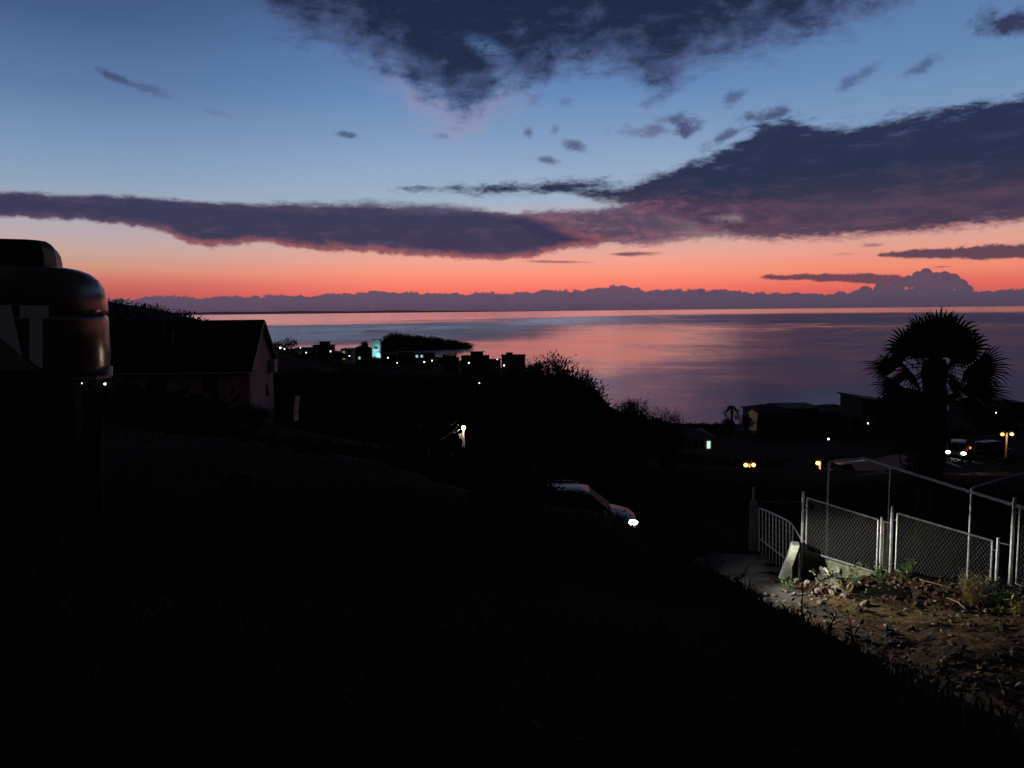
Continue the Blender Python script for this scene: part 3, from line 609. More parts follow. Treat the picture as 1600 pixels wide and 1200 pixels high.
# ------------------------------------------------------------------ town buildings
def building(name, label, px0, px1, pyt, pyb, Y, cols, floors, wall=None, roof='flat', lit=(), litmat=None, balc=False, cat='building', depth=8.0, dx=0):
    a, b = at(px0, pyb, Y), at(px1, pyb, Y); top = at((px0 + px1) / 2, pyt, Y).z; base = min(a.z, b.z) - 1.5
    cx, wd, h = (a.x + b.x) / 2, b.x - a.x, top - base; cy = Y + depth / 2
    o = thing(name, (cx, cy, base), label, cat)
    m = MB(); m.box((cx, cy, base + h / 2), (wd, depth, h)); m.build('wall', wall or M_tin, o)
    r = MB()
    if roof == 'flat': r.box((cx, cy, top + .14), (wd + .7, depth + .7, .24))
    elif roof == 'step': r.box((cx, cy, top + .14), (wd + .5, depth + .5, .24)); r.box((cx + wd * .06, cy, top + 1.1), (wd * .45, depth * .6, 1.65)); r.box((cx + wd * .06, cy, top + 2.05), (wd * .55, depth * .7, .22))
    elif roof == 'hip':
        e, hh = .5, wd * .16; z0 = top + .02
        P = [(cx - wd / 2 - e, Y - e, z0), (cx + wd / 2 + e, Y - e, z0), (cx + wd / 2 + e, Y + depth + e, z0), (cx - wd / 2 - e, Y + depth + e, z0)]; q1, q2 = (cx - wd * .18, cy, z0 + hh), (cx + wd * .18, cy, z0 + hh)
        r.poly((P[0], P[1], q2, q1)); r.poly((P[1], P[2], q2)); r.poly((P[2], P[3], q1, q2)); r.poly((P[3], P[0], q1)); r.poly(P[::-1])
    elif roof == 'shed':
        z0, z1 = top + .02, top + 1.0; x0, x1 = cx - wd / 2 - .4, cx + wd / 2 + .4
        r.prism([(x0, Y - .4, z1), (x1, Y - .4, z0), (x1, Y - .4, z0 + .2), (x0, Y - .4, z1 + .2)], (0, depth + .8, 0)); m2 = MB(); m2.prism([(cx - wd / 2, Y, top), (cx + wd / 2, Y, top), (cx - wd / 2, Y, top + .95)], (0, depth, 0)); m2.build('gable', wall or M_tin, o)
    r.build('roof', M_roofd, o)
    ww, hh = wd / (cols * 1.8 + .8), min(1.5, (h - 1.5) / floors * .5)
    for f in range(floors):
        zc = top - (h - 1.5) / floors * (f + .5)
        for c in range(cols):
            xc = cx - wd / 2 + wd * (c + .5) / cols; k = MB(); k.box((xc, Y - .02, zc), (ww, .08, hh)); k.build('window', (litmat or E_win) if (c, f) in lit else M_glass, o)
        if balc:
            k = MB(); k.box((cx + wd * .1, Y - .72, zc - hh * .75), (wd * .7, 1.36, .16)); k.box((cx + wd * .1, Y - 1.37, zc - hh * .75 + .52), (wd * .7, .06, .84)); k.build('balcony', wall or M_tin, o)
    return o
building('house', 'flat roofed house with a roof terrace, leftmost of the shore town', 462, 492, 544, 562, 420, 3, 1, M_tin, 'flat')
building('house', 'long flat roofed building left of the warm lit wall, above the left lamps', 489, 519, 540, 564, 430, 4, 2, M_tin, 'step')
building('house', 'low building with a warm yellow lit wall and window in the shore town', 533, 551, 546, 564, 430, 2, 2, M_plast, 'flat', {(0, 0), (0, 1)}, E_win)
building('house', 'low dark house left of the cyan lit tower with a bluish lit door', 552, 578, 545, 564, 440, 4, 2, M_tin, 'hip', {(1, 1)}, E_cyan)
tw = building('tower_block', 'tall narrow tower block with its facade floodlit cyan beside the island', 581, 594.5, 530.5, 556, 600, 1, 1, mat('tower_plaster', (.6, .62, .62), .9, .25, .35, bump=.2), 'flat', depth=7)
for px, py, Y, e, c in [(589, 553.5, 594.2, 2600, (.35, .85, .95)), ]:
    L = bpy.data.lights.new('floodlight', 'POINT'); L.energy = e; L.color = c; L.shadow_soft_size = .6
    lo = bpy.data.objects.new('floodlight', L); col.objects.link(lo); lo.location = at(px, py, Y)
building('house', 'wide low house roof directly below the island', 622, 646, 551, 566, 460, 4, 1, M_tin, 'flat')
building('house', 'house with a cyan lit upper wall, right end of the row below the island', 648, 678, 552, 570, 440, 4, 2, M_tin, 'flat', {(0, 0), (1, 0)}, E_cyan)
building('apartment_block', 'three storey block with a raised stair roof, left of the two tallest shore blocks', 721, 764, 557, 584, 370, 5, 3, M_tin, 'step', (), None, True)
building('house', 'small pale house squeezed between the two tallest shore blocks', 764, 782, 563, 584, 375, 2, 2, M_plast, 'flat')
building('apartment_block', 'rightmost shore block, square with balconies on its right side', 784, 821, 556, 588, 365, 4, 3, mat('grey_plaster', (.2, .18, .17), .9, .25, .4), 'flat', (), None, True)
k = MB(); q = at(796, 553.5, 367); k.box((q.x, q.y + 1, q.z), (3.2, 3, 1.6)); k.build('stair_house', M_tin, bpy.data.objects[[o.name for o in bpy.data.objects if o.get('label', '').startswith('rightmost shore block')][0]])
building('house', 'low dark house just right of the gabled house, behind the two white lamps', 448, 466, 549, 564, 400, 3, 1, M_plast, 'hip')
building('house', 'small hip roofed house left of the three storey block', 694, 716, 561, 578, 410, 3, 1, M_tin, 'hip')
building('house', 'small dark house at the foot of the cyan lit tower on its right', 598, 620, 553, 568, 470, 3, 1, M_tin, 'flat')
# right-hand slope
building('house', 'long pale house on the ridge left of the palm, with low hipped roof', 1182, 1238, 645, 668, 130, 5, 1, mat('pale_wall', (.13, .12, .12), .9, .2, 1), 'hip')
building('house', 'flat roofed upper house behind the long pale house', 1224, 1282, 640, 668, 138, 4, 1, M_tin, 'flat')
building('house', 'house with a low pyramid roof in the middle of the right ridge', 1286, 1336, 644, 668, 135, 3, 1, M_tin, 'hip')
building('house', 'sloping roofed house with a tiny white lamp, left of the large palm', 1346, 1402, 633, 672, 118, 4, 2, M_tin, 'shed')
o = building('house', 'dark house with an open roof terrace railing at the right edge', 1526, 1592, 638, 668, 120, 5, 1, M_tin, 'flat')
k = MB(); pts = [at(px, 626, 121) for px in (1528, 1538, 1548, 1558)]
for q in pts: k.bar((q.x, q.y, q.z - 1.25), q, .07)
k.bar(pts[0], pts[-1], .08); k.build('railing', M_dark, o)
k = MB(); q = at(1575, 634, 123); k.box((q.x, q.y, q.z), (3.2, 4, 1.5)); k.build('stair_house', M_tin, o)
building('cottage', 'low cottage with greenish lit end wall and bright doorway below the ridge', 1062, 1112, 684, 706, 82, 5, 1, mat('mint_plaster', (.3, .36, .32), .9, .2, 1), 'hip', {(4, 0)}, E_green, cat='house', depth=6)
b = MB(); q = at(1177, 651, 127); b.box((q.x, q.y, q.z), (1.0, 1.2, 1.1)); b.prism([(q.x - .7, q.y - .8, q.z + .56), (q.x + .7, q.y - .8, q.z + .56), (q.x - .1, q.y - .8, q.z + 1.0)], (0, 1.6, 0)); b.box((q.x, q.y, q.z - 1.4), (.8, 1.0, 1.7))
tag(single(b, 'chimney', mat('glowing_plaster', (.55, .45, .3), .9, .2, 2, emit=(.5, .36, .2), estr=.06), (q.x, q.y, q.z - 2.2)), 'small warm lit chimney beside the left end of the long pale house', 'chimney')  # light on the chimney is a faint emission put into its plaster

# ------------------------------------------------------------------ lamps
def lamp(px, py, Y, label, m, size=.22, polelen=4.0, group=None):
    q = at(px, py, Y); base = Vector((q.x, q.y + .3, min(q.z - 1.5, ground_z(q.x, q.y + .3)))); base.z = max(base.z, q.z - polelen)
    o = thing('street_lamp', base, label, 'lamp', group); k = MB(); k.tube([base - Vector((0, 0, .3)), (base.x, base.y, q.z), (q.x, q.y + .05, q.z + size)], [.07, .05, .04], 6); k.build('pole', M_dark, o)
    k = MB(); k.ball(q, size, 8, 6); k.build('bulb', m, o); return o
LAMPS = [(1356, 661.5, 117, 'tiny white lamp on the wall of the sloping roofed house left of the large palm', E_cold, .13), (438, 543.5, 320, 'brightest white lamp in the tree right of the gabled house', E_cold, .36), (444.5, 545.5, 325, 'dimmer lamp just right of the brightest one in the tree by the gabled house', E_coldw, .22),
         (469.5, 543.5, 419, 'faint lamp on the roof of the leftmost town house', E_coldw, .2), (478.5, 551, 415, 'white lamp below the leftmost town house', E_cold, .3), (516.5, 549, 420, 'white lamp at the right end of the long flat roofed building', E_coldw, .36),
         (546, 556, 425, 'small lamp on the warm yellow lit building', E_coldw, .26), (477, 571, 330, 'lamp low in the dark below the left town houses', E_cold, .28), (438, 569, 300, 'pale greenish lamp beside the air conditioner of the gabled house', E_cold, .3),
         (606, 559, 430, 'white lamp below the left end of the island', E_coldw, .34), (620.5, 567, 410, 'small lamp under the wide low house roof below the island', E_cold, .24), (663, 565.5, 425, 'white lamp before the house with the cyan lit wall', E_cold, .38),
         (675, 563.5, 425, 'white lamp at the right corner of the house with the cyan lit wall', E_cold, .34), (732.5, 567, 360, 'lamp on the front of the three storey block', E_coldw, .3), (777, 561.5, 360, 'small lamp on the roof between the two tallest shore blocks', E_cold, .22),
         (787.5, 571, 355, 'lamp at the left foot of the rightmost shore block', E_coldw, .36), (749, 598.5, 68, 'tiny lamp alone on the dark slope below the three storey block', E_cold, .05), (858.5, 576.5, 60, 'tiny lamp shining through the tall leafy tree in the middle', E_coldw, .05),
         (1294.5, 686, 95, 'tiny cold lamp on the dark slope below the pyramid roofed house', E_cold, .12), (1556, 645, 118, 'tiny lamp on the house with the roof terrace railing', E_coldw, .12), (1556.5, 690, 90, 'tiny lamp left of the right double street lamp', E_coldw, .09),
         (104, 596, 26, 'warm lamp glimpsed under the excavator, leftmost of three', E_coldw, .045), (127, 599, 26, 'dim lamp glimpsed under the excavator, middle of three', E_coldw, .03), (164, 600, 26, 'lamp glimpsed under the rounded corner of the excavator', E_coldw, .04)]
for px, py, Y, lab, m, s in LAMPS: lamp(px, py, Y, lab, m, s)
# double lamps beside the road
def double_lamp(px, pyl, pyb, Y, dpx, label, both=True):
    q = at(px, pyl, Y); bz = at(px, pyb, Y).z; d = dpx * Y / F; o = thing('street_lamp', (q.x, q.y, bz - 1.5), label, 'lamp')
    k = MB(); k.tube([(q.x, q.y, bz - 1.6), (q.x, q.y, q.z + .1)], [.09, .065], 8); k.build('pole', mat('pale_pole', (.55, .5, .4), .6, .2, 5), o)
    for sgn in ((-1, 1) if both else (-1,)):
        k = MB(); k.tube([(q.x, q.y, q.z - .05), (q.x + sgn * d * .6, q.y, q.z + .16), (q.x + sgn * d, q.y, q.z + .14)], .035, 6); k.build('arm', M_dark, o)
        h = MB(); h.ball((q.x + sgn * d, q.y, q.z + .2), .17, 10, 6, (1.3, 1, .5)); hd = h.build('lamp_head', M_dark, o, smooth=True)
        h = MB(); h.ball((q.x + sgn * d, q.y - .05, q.z - .02), .125, 10, 7, (1.15, 1, 1)); h.build('bulb', E_warm, hd, smooth=True)
    L = bpy.data.lights.new('street_light', 'POINT'); L.energy = 25; L.color = (1, .5, .16); L.shadow_soft_size = .15
    lo = bpy.data.objects.new('street_light', L); col.objects.link(lo); lo.location = (q.x, q.y - .55, q.z - .25)
    return o
double_lamp(1171, 726, 752, 52, 6.2, 'double street lamp with two amber globes beside the stone gate pillar')
double_lamp(1573, 678, 706, 62, 7.5, 'double street lamp with two amber heads on a pale pole at the right edge')
double_lamp(1281, 723, 760, 50, 3.5, 'single amber street lamp left of the pipe frame', False)
# white post with bright bulb and wires
Y = 50; q = at(724, 668, Y); bz = at(724, 706, Y).z
o = thing('lamp_post', (q.x, q.y, bz), 'white lit post with one bright bulb alone on the dark slope', 'lamp'); k = MB(); k.tube([(q.x, q.y, bz - .3), (q.x, q.y, q.z - .12)], [.10, .085], 8); k.build('pole', M_white, o)
k = MB(); k.ball((q.x + .02, q.y - .22, q.z + .02), .13, 10, 7); k.build('bulb', E_post, o); k = MB(); k.tube([(q.x, q.y, q.z - .15), (q.x, q.y - .08, q.z + .2), (q.x + .02, q.y - .22, q.z + .2)], .03, 6); k.ball((q.x + .02, q.y - .22, q.z + .17), .15, 8, 5, (1, 1, .3)); k.build('arm', M_dark, o)
L = bpy.data.lights.new('street_light', 'POINT'); L.energy = 22; L.color = (1, .78, .45); L.shadow_soft_size = .12
lo = bpy.data.objects.new('street_light', L); col.objects.link(lo); lo.location = (q.x + .02, q.y - .42, q.z - .02)
k = MB(); s_ = at(720, 681, Y); k.box((s_.x - .02, s_.y - .2, s_.z), (.16, .2, .3)); k.build('fuse_box', M_white, o)
k = MB()
for (x0, y0, Y0, x1, y1) in [(688, 687, 44, 717, 664), (702, 663, 46, 714, 657), (700, 676, 45, 718, 671)]:
    a, b2 = at(x0, y0, Y0), at(x1, y1, 49.8); pts = [lerp(a, b2, i / 6) - Vector((0, 0, .12 * math.sin(math.pi * i / 6))) for i in range(7)]; k.tube(pts, .012, 4)
tag(single(k, 'power_line', M_white, tuple(at(702, 674, 46))), 'thin overhead wires running down left from the white lamp post', 'wires')

# ------------------------------------------------------------------ gabled house (left)
A = at(392, 652, 55); B = at(429, 640, 61.5); gz = A.z - 1.2
eave = at(392, 571, 55).z; apex_p = (A + B) / 2; apex = at(413.5, 503, apex_p.y).z
gv = Vector((B.x - A.x, B.y - A.y, 0)); nrm = Vector((gv.y, -gv.x, 0)).normalized(); back = -nrm * 11.0
def P(u, z, k=0.0): v = Vector((A.x, A.y, 0)) + gv * u + back * k; return Vector((v.x, v.y, z))
o = thing('house', P(.5, gz, .5), 'dark tiled house with a pinkish gable end, left below the hill', 'house')
m = MB(); prof = [P(0, gz), P(1, gz), P(1, eave), P(.5, apex - .12), P(0, eave)]; m.prism(prof, back); m.build('wall', M_gable, o)
r = MB(); ov = .07; sl = (apex - eave) / .5
for u0, u1 in ((-.075, .5), (.5, 1.075)):
    zz = lambda u: apex + .06 - abs(u - .5) * sl
    a1, a2 = P(u0, zz(u0), -.03), P(u1, zz(u1), -.03); b1, b2 = P(u0, zz(u0), 1.03), P(u1, zz(u1), 1.03)
    n = (a2 - a1).cross(b1 - a1).normalized() * .16
    if n.z < 0: n = -n
    r.prism([a1, a2, b2, b1], n)
rf = r.build('roof', M_tile, o)
k = MB(); c = P(.3, zz(.3) + .35, .62); k.box(c, (.55, .55, 1.3)); k.build('chimney', M_concd, rf)
k = MB(); c = P(.22, zz(.22) + .3, .52); k.tube([c - Vector((0, 0, .5)), c + Vector((0, 0, .7))], .06, 8); k.build('vent_pipe', M_galv, rf)
f1 = MB(); f1.tube([P(-.07, zz(-.07) + .02, -.034), P(.5, apex + .08, -.034)], .06, 4); f1.tube([P(.5, apex + .08, -.034), P(1.07, zz(1.07) + .02, -.034)], .06, 4); f1.build('fascia', M_white, o)
k = MB(); c = P(.86, at(428, 572, 60).z, -.025) ; ang = math.atan2(gv.y, gv.x); k.box(c, (.9, .42, 1.0), ang); k.build('air_conditioner', mat('white_plastic', (.35, .33, .34), .5, .1, 3), o, bevel=.03)
for u in (.3, .7):
    k = MB(); k.box(P(u, eave - 2.2, -.001), (.8, .06, 1.0), ang); k.build('window', M_glass, o) if u > .6 else None
for kx in (.25, .6):
    k = MB(); c = P(0, eave - 1.3, kx) ; k.box(c, (.08, 1.0, 1.1), ang); k.build('window', M_glass, o)
k = MB(); k.tube([P(-.085, zz(-.085) - .02, -.02), P(-.085, zz(-.085) - .02, 1.02)], .07, 6); k.build('gutter', M_galv, o)
k = MB(); k.tube([P(-.01, eave - .1, -.012), P(-.01, gz + .1, -.012)], .045, 6); k.build('downpipe', M_galv, o)
k = MB(); a0 = P(.5, apex, .8); k.tube([a0, a0 + Vector((0, 0, .9))], .02, 4)
for i_ in range(4): k.tube([a0 + Vector((-.3 + .03 * i_, 0, .55 + .1 * i_)), a0 + Vector((.3 - .03 * i_, 0, .55 + .1 * i_))], .012, 4)
k.build('aerial', M_dark, rf)
# plants at the foot of the gable
for px, py, lab in [(398, 640, 'leafy shrub at the left foot of the pinkish gable wall'), (408, 648, 'smaller shrub right of the leafy one at the foot of the pinkish gable wall')]:
    p = at(px, 662, 53.5); o = thing('bush', p, lab, 'bush'); shoot_shrub(o, p, at(px, py - 4, 53.5).z - p.z + .1, 1.1, 40, .16, 12, px)
a_ = at(459.5, 660, 50); k = MB(); pts = [at(x_, y_, 50) for x_, y_ in ((459, 658), (458.5, 645), (460, 632), (461.5, 619))]
for p0, p1 in zip(pts, pts[1:]): k.poly((p0, p0 + Vector((.22, .35, 0)), p1 + Vector((.22, .35, 0)), p1))
tag(single(k, 'plastic_sheet', mat('pale_plastic', (.7, .6, .6), .5, .4, 4), tuple(a_)), 'thin pale upright strip of sheeting right of the gabled house', 'sheet')

# ------------------------------------------------------------------ excavator (left edge)
YF = 8.0
BETA = R(27); KX = at(165, 500, YF).x + .02
def FP(px, py):          # local point (before the machine is turned) on its rear face
    d = ray(px, py); K = Vector((KX, YF, EYE.z)); nn = Vector((math.sin(BETA), -math.cos(BETA), 0)); p = EYE + d * ((K - EYE).dot(nn) / d.dot(nn))
    return Matrix.Rotation(-BETA, 3, 'Z') @ (p - K) + K
def fx(px): return FP(px, 500).x
def fz(py, px=120): return FP(px, py).z
X1, X0, Y1 = KX, KX - 3.2, YF + 2.3
gex = ground_z(-5.6, 9.0)
o = thing('excavator', (KX, YF, gex), 'dark glossy excavator seen from behind with large white letters, cut off at the left edge', 'excavator')
def ring(z, ins, rc=.50, n=7):
    x0, x1, y0, y1 = X0 + ins, X1 - ins, YF + ins * .22, Y1 - ins; rc = max(.1, rc - ins * .3); pts = []
    for cxx, cyy, a0 in ((x1 - rc, y0 + rc, -90), (x1 - rc, y1 - rc, 0), (x0 + rc, y1 - rc, 90), (x0 + rc, y0 + rc, 180)):
        for i in range(n): a = R(a0 + 90 * i / (n - 1)); pts.append((cxx + rc * math.cos(a), cyy + rc * math.sin(a), z))
    return pts
zt, zg, zb = fz(415), fz(493), fz(590)
paint = mat('machine_paint', (.16, .12, .11), .24, .4, 2.2, metal=.55, spec=.6, bump=.05)
k = MB(); prof = [(zg + .012, .012), (zg + .02, 0), (zg + .06, -.002)] + [(lerp(zg + .06, zt, math.sin(R(a))), (1 - math.cos(R(a))) ** 1.5 * .44 - .002) for a in (15, 30, 45, 58, 70, 80, 90)] 
k.loft([ring(z, i) for z, i in prof]); k.build('upper_body', paint, o, smooth=True)
k = MB(); k.loft([ring(z, i) for z, i in ((zb, .05), (zb + .05, .02), (zb + .1, .0), (zg - .05, 0), (zg - .02, .004), (zg - .012, .02), (zg + .012, .03))]); cw = k.build('counterweight', paint, o, smooth=True)
k = MB(); k.loft([ring(z, i) for z, i in ((zb - .05, .0), (zb - .04, -.014), (zb - .012, -.014), (zb + .0, -.004))]); k.build('bumper_lip', mat('worn_edge', (.10, .085, .08), .5, .3, 6, metal=.3), cw)
# hood with rounded end on top
hx1, ht = fx(91) - .1, fz(366, 60); k = MB(); rings = []
for i in range(7):
    a = R(90 * i / 6); zz_ = lerp(zt - .04, ht, math.sin(a)); ins = .02 + (1 - math.cos(a)) ** 2 * .16
    rings.append([(X0 + .5 + ins, YF + .45 + ins, zz_), (hx1 + .0 - ins, YF + .45 + ins, zz_), (hx1 + .1 - ins, YF + .7, zz_), (hx1 + .1 - ins, Y1 - .5, zz_), (hx1 - ins, Y1 - .25, zz_), (X0 + .5 + ins, Y1 - .25, zz_)])
k.loft(rings); k.build('engine_hood', M_dark, o, bevel=.05)
# lettering and emblem on the rear face
yl = YF - .011
def PL(pts, nm, m):
    k = MB(); k.prism([(FP(px, py).x, yl, FP(px, py).z) for px, py in pts][::-1], (0, .012, 0)); return k.build(nm, m, cw)
M_letter = mat('letter_white', (.88, .88, .92), .6, .1, 6); M_tri = mat('emblem_yellow', (.32, .27, .18), .6, .15, 6)
PL([(31, 477), (76, 477.5), (76, 497), (66.5, 497), (66.5, 577), (46, 563), (46, 497), (31, 497)], 'letter', M_letter)
PL([(-22, 476), (17, 476.5), (34, 556), (-3, 525), (-40, 556)], 'letter', M_letter)
PL([(-3, 529), (62, 578), (-68, 578)], 'emblem', M_tri)
cpts = []
for i in range(13): a = R(50 + 260 * i / 12); cpts.append((-95 + 42 * math.cos(a), 526 - 50 * math.sin(a)))
for i in range(12, -1, -1): a = R(50 + 260 * i / 12); cpts.append((-95 + 20 * math.cos(a), 526 - 28 * math.sin(a)))
k = MB(); n = 13; y_ = yl
ids = [k.vert((FP(px, py).x, y_, FP(px, py).z)) for px, py in cpts]
for i in range(n - 1): k.face((ids[i], ids[i + 1], ids[2 * n - 2 - i], ids[2 * n - 1 - i]))
k.build('letter', M_letter, cw)
for dxs in (.45, 2.65):
    k = MB(); xx = X1 - dxs; zc = gex + .42; pts = []
    for i in range(9): a = R(90 + 180 * i / 8); pts.append((YF + .3 + .4 * math.cos(a), zc + .42 * math.sin(a)))
    for i in range(9): a = R(-90 + 180 * i / 8); pts.append((Y1 + .9 + .4 * math.cos(a), zc + .42 * math.sin(a)))
    k.prism([(xx - .3, yy, zz2) for yy, zz2 in pts], (.6, 0, 0)); tk = k.build('track', M_rubber, o)
    for i in range(14):
        g = MB(); g.box((xx, YF + .3 + i * .22, zc + .435), (.62, .05, .05)); g.build('grouser', M_rubber, tk)
k = MB(); k.tube([((X0 + X1) / 2, YF + 1.3, gex + .5), ((X0 + X1) / 2, YF + 1.3, zb + .1)], .7, 20); k.box(((X0 + X1) / 2, YF + 1.4, gex + .55), (2.0, 1.4, .3)); k.build('turntable', M_rubber, o); k = MB(); k.box(((X0 + X1) / 2 - .1, (YF + Y1) / 2, (gex + zb - .12) / 2), (X1 - X0 - .5, Y1 - YF - .3, zb - .12 - gex)); k.build('gap_fill_block', M_rubber, o, bevel=.05); o.rotation_euler.z = BETA  # solid block added under the body to turn the gap there black

# ------------------------------------------------------------------ palm
def palm(o, foot, h, crown_r, nfan, seed, blades=22, trunk_r=.16, pet=.55):
    rnd = random.Random(seed); foot = Vector(foot); topp = foot + Vector((0, 0, h)); k = MB(); pts = []; rad = []
    for i in range(15): u = i / 14; pts.append(foot + Vector((.05 * math.sin(u * 3), 0, -.3 + (h + .2) * u))); rad.append(trunk_r * (1.15 if i % 2 else .92) * (1.1 - .1 * u))
    k.tube(pts, rad, 10); k.build('trunk', M_trunkp, o)
    c = MB()
    nup = int(nfan * .6)
    for i in range(nfan):
        upper = i < nup; th = i * 2.39996 + rnd.uniform(-.25, .25)
        if upper: u = (i + .5) / nup; elv = R(lerp(88, 14, u ** .7)) + rnd.uniform(-.1, .1); L = crown_r * rnd.uniform(.70, .86); sp, rl = 95, rnd.uniform(-1.4, 1.4)
        else: u = (i - nup + .5) / (nfan - nup); elv = R(lerp(16, -46, u)) + rnd.uniform(-.1, .1); L = crown_r * rnd.uniform(.86, 1.12); sp, rl = 58, rnd.uniform(.4, 1.3) * rnd.choice((-1, 1))
        d = Vector((math.cos(th) * math.cos(elv), math.sin(th) * math.cos(elv), math.sin(elv)))
        base = topp - Vector((0, 0, .1 if upper else .2 + .35 * u)); hub = base + d * L * pet - Vector((0, 0, .09 * L * math.cos(elv)))
        c.tube([base, lerp(base, hub, .5) + Vector((0, 0, .03)), hub], [.022, .014, .010], 4, False)
        side = d.cross(Vector((0, 0, 1)))
        side = side.normalized() if side.length > .05 else Vector((math.sin(th), -math.cos(th), 0)); nn = side.cross(d).normalized()
        side, nn = side * math.cos(rl) + nn * math.sin(rl), nn * math.cos(rl) - side * math.sin(rl); bl = L * (1 - pet) * 1.15
        for j in range(blades):
            f = R(lerp(-sp, sp, j / (blades - 1))); dd = (d * math.cos(f) + side * math.sin(f) + nn * .16 * math.cos(f * .7)).normalized()
            ln = bl * (.78 + .22 * math.cos(f)) * rnd.uniform(.86, 1.08); wv = (dd.cross(nn)).normalized() * bl * (.00055 * sp)
            m1 = hub + dd * ln * .46; m2 = hub + dd * ln * .78 - Vector((0, 0, ln * .03)); tip = hub + dd * ln - Vector((0, 0, ln * rnd.uniform(.04, .24)))
            c.poly((hub, m1 + wv, m2 + wv * .55, tip, m2 - wv * .55, m1 - wv))
    c.build('crown', M_frond, o)
p = at(1460, 560, 21); foot = Vector((p.x, p.y, ground_z(p.x, p.y))); hub = at(1459, 556, 21)
o = thing('palm_tree', foot, 'large fan palm with a bushy crown, silhouetted against the sea on the right', 'palm'); palm(o, foot, hub.z - foot.z, 1.72, 62, 4, 18, .30, .52)
p = at(1143, 668, 112); hub = at(1144, 641, 112)
o = thing('palm_tree', p, 'tiny distant palm standing above the ridge left of the houses', 'palm'); palm(o, p - Vector((0, 0, .8)), hub.z - p.z + .8, 1.25, 44, 9, 12, .16)
p = at(1452, 720, 19.6); p.z = ground_z(p.x, p.y); o = thing('bush', p, 'dense dark bush wrapped round the foot of the large palm', 'bush')
b = MB(); st = MB(); c = at(1452, 655, 19.6); crown(b, (c.x, c.y + .7, c.z - .25), (.88, .8, 1.05), 4600, .11, 34, 8, .4)
crown(b, (c.x + .28, c.y + .7, c.z - 1.4), (.42, .5, 1.0), 1100, .12, 20, 18, .4)
for i in range(7): st.tube([p - Vector((0, 0, .1)), (c.x + random.uniform(-.6, .6), c.y + .7 + random.uniform(-.5, .5), c.z)], [.03, .012], 4, False)
st.build('stem', M_bark, o); b.build('foliage', M_leaf, o)

# ------------------------------------------------------------------ fence, gate, pillar, pipe frame
def Yf(px): return 16.2 + (px - 1256) * (14.0 - 16.2) / (1552 - 1256)
def fp(px, py, dY=0.0): return at(px, py, Yf(px) + dY)
root = fp(1400, 900); o = thing('chain_link_fence', root, 'headlight lit fence of framed diamond mesh panels on steel posts', 'fence')
for px, pt, pb, r_ in [(1255.5, 768, 905, .032), (1378, 808, 905, .026), (1394.5, 791, 912, .030), (1560, 840, 938, .030), (1585, 778, 945, .034)]:
    k = MB(); a, b_ = fp(px, pt), fp(px, pb); b_.x, b_.y = a.x, a.y; k.tube([b_, a], r_, 8); k.build('post', M_galv, o, smooth=False)
def panel(tl, tr, br, bl, cell=.062, rim=.019):
    T = [fp(*tl), fp(*tr), fp(*br), fp(*bl)]; T[3].x, T[3].y = T[0].x, T[0].y; T[2].x, T[2].y = T[1].x, T[1].y
    k = MB()
    for i in range(4): k.tube([T[i], T[(i + 1) % 4]], rim, 6)
    pn = k.build('panel', M_galv, o); wd = (T[1] - T[0]).length; ht = ((T[0] - T[3]).length + (T[1] - T[2]).length) / 2
    S = lambda u, v: lerp(lerp(T[3], T[2], u), lerp(T[0], T[1], u), v)
    k = MB(); cw_, ch_ = cell, cell * 1.75; nu = wd / cw_; nv = ht / ch_
    for sgn in (1, -1):
        i = -math.ceil(nv) - 1
        while i < nu + nv + 1:
            # line u = i + sgn*t  (cells), v = t
            t0, t1 = 0.0, nv
            if sgn > 0: t0, t1 = max(t0, -i), min(t1, nu - i)
            else: t0, t1 = max(t0, i - nu), min(t1, i)
            if t1 - t0 > .05:
                sag = random.uniform(-.004, .004); p0, p1 = S((i + sgn * t0) / nu, t0 / nv), S((i + sgn * t1) / nu, t1 / nv)
                mid_ = (p0 + p1) / 2 + Vector((sag, sag * 2, sag)); k.tube([p0, mid_, p1], .0019, 3, False)
            i += 1
    k.build('wire_mesh', M_mesh, pn)
panel((1261.5, 778), (1372.5, 812), (1369, 894), (1259, 860))
panel((1402.5, 802), (1550.5, 845), (1548, 924), (1399, 890))
panel((1381, 815), (1392, 818), (1391, 893), (1380, 889), .05, .009)
panel((1594, 792), (1690, 822), (1690, 945), (1592, 912))
for (a, b_) in [((1255.5, 788), (1262, 790)), ((1256, 845), (1260, 846)), ((1371, 824), (1379, 826)), ((1395, 812), (1403, 813)), ((1395, 880), (1400, 881)), ((1550, 858), (1560, 861)), ((1561, 848), (1584, 853)), ((1379, 814), (1394, 818)), ((1585, 800), (1594, 802))]:
    k = MB(); k.tube([fp(*a), fp(*b_)], .012, 6); k.build('hinge', M_galv, o)
# low mossy wall and sloping end slab
k = MB(); T = [(1248, 861), (1375, 899), (1375, 935), (1248, 915)]; pts = [fp(*q, dY=.02) for q in T]
for q, s in ((pts[2], pts[1]), (pts[3], pts[0])): q.x, q.y = s.x, s.y
wv = Vector((.10, .16, 0)); k.prism(pts, wv); tag(single(k, 'low_wall', M_conc, tuple(pts[3]), bevel=.015), 'low mossy concrete wall under the left mesh panel', 'wall')
k = MB(); pts = [at(1238, 852, 15.95), at(1250, 853, 15.9), at(1238, 886, 15.75), at(1238, 914, 15.65), at(1215, 915, 15.75)]; k.prism(pts, (.09, .3, 0)); tag(single(k, 'buttress', mat('pale_concrete', (.55, .57, .47), .9, .3, 6, bump=.5), tuple(pts[3]), bevel=.012), 'leaning pale concrete slab at the end of the low mossy wall', 'buttress')
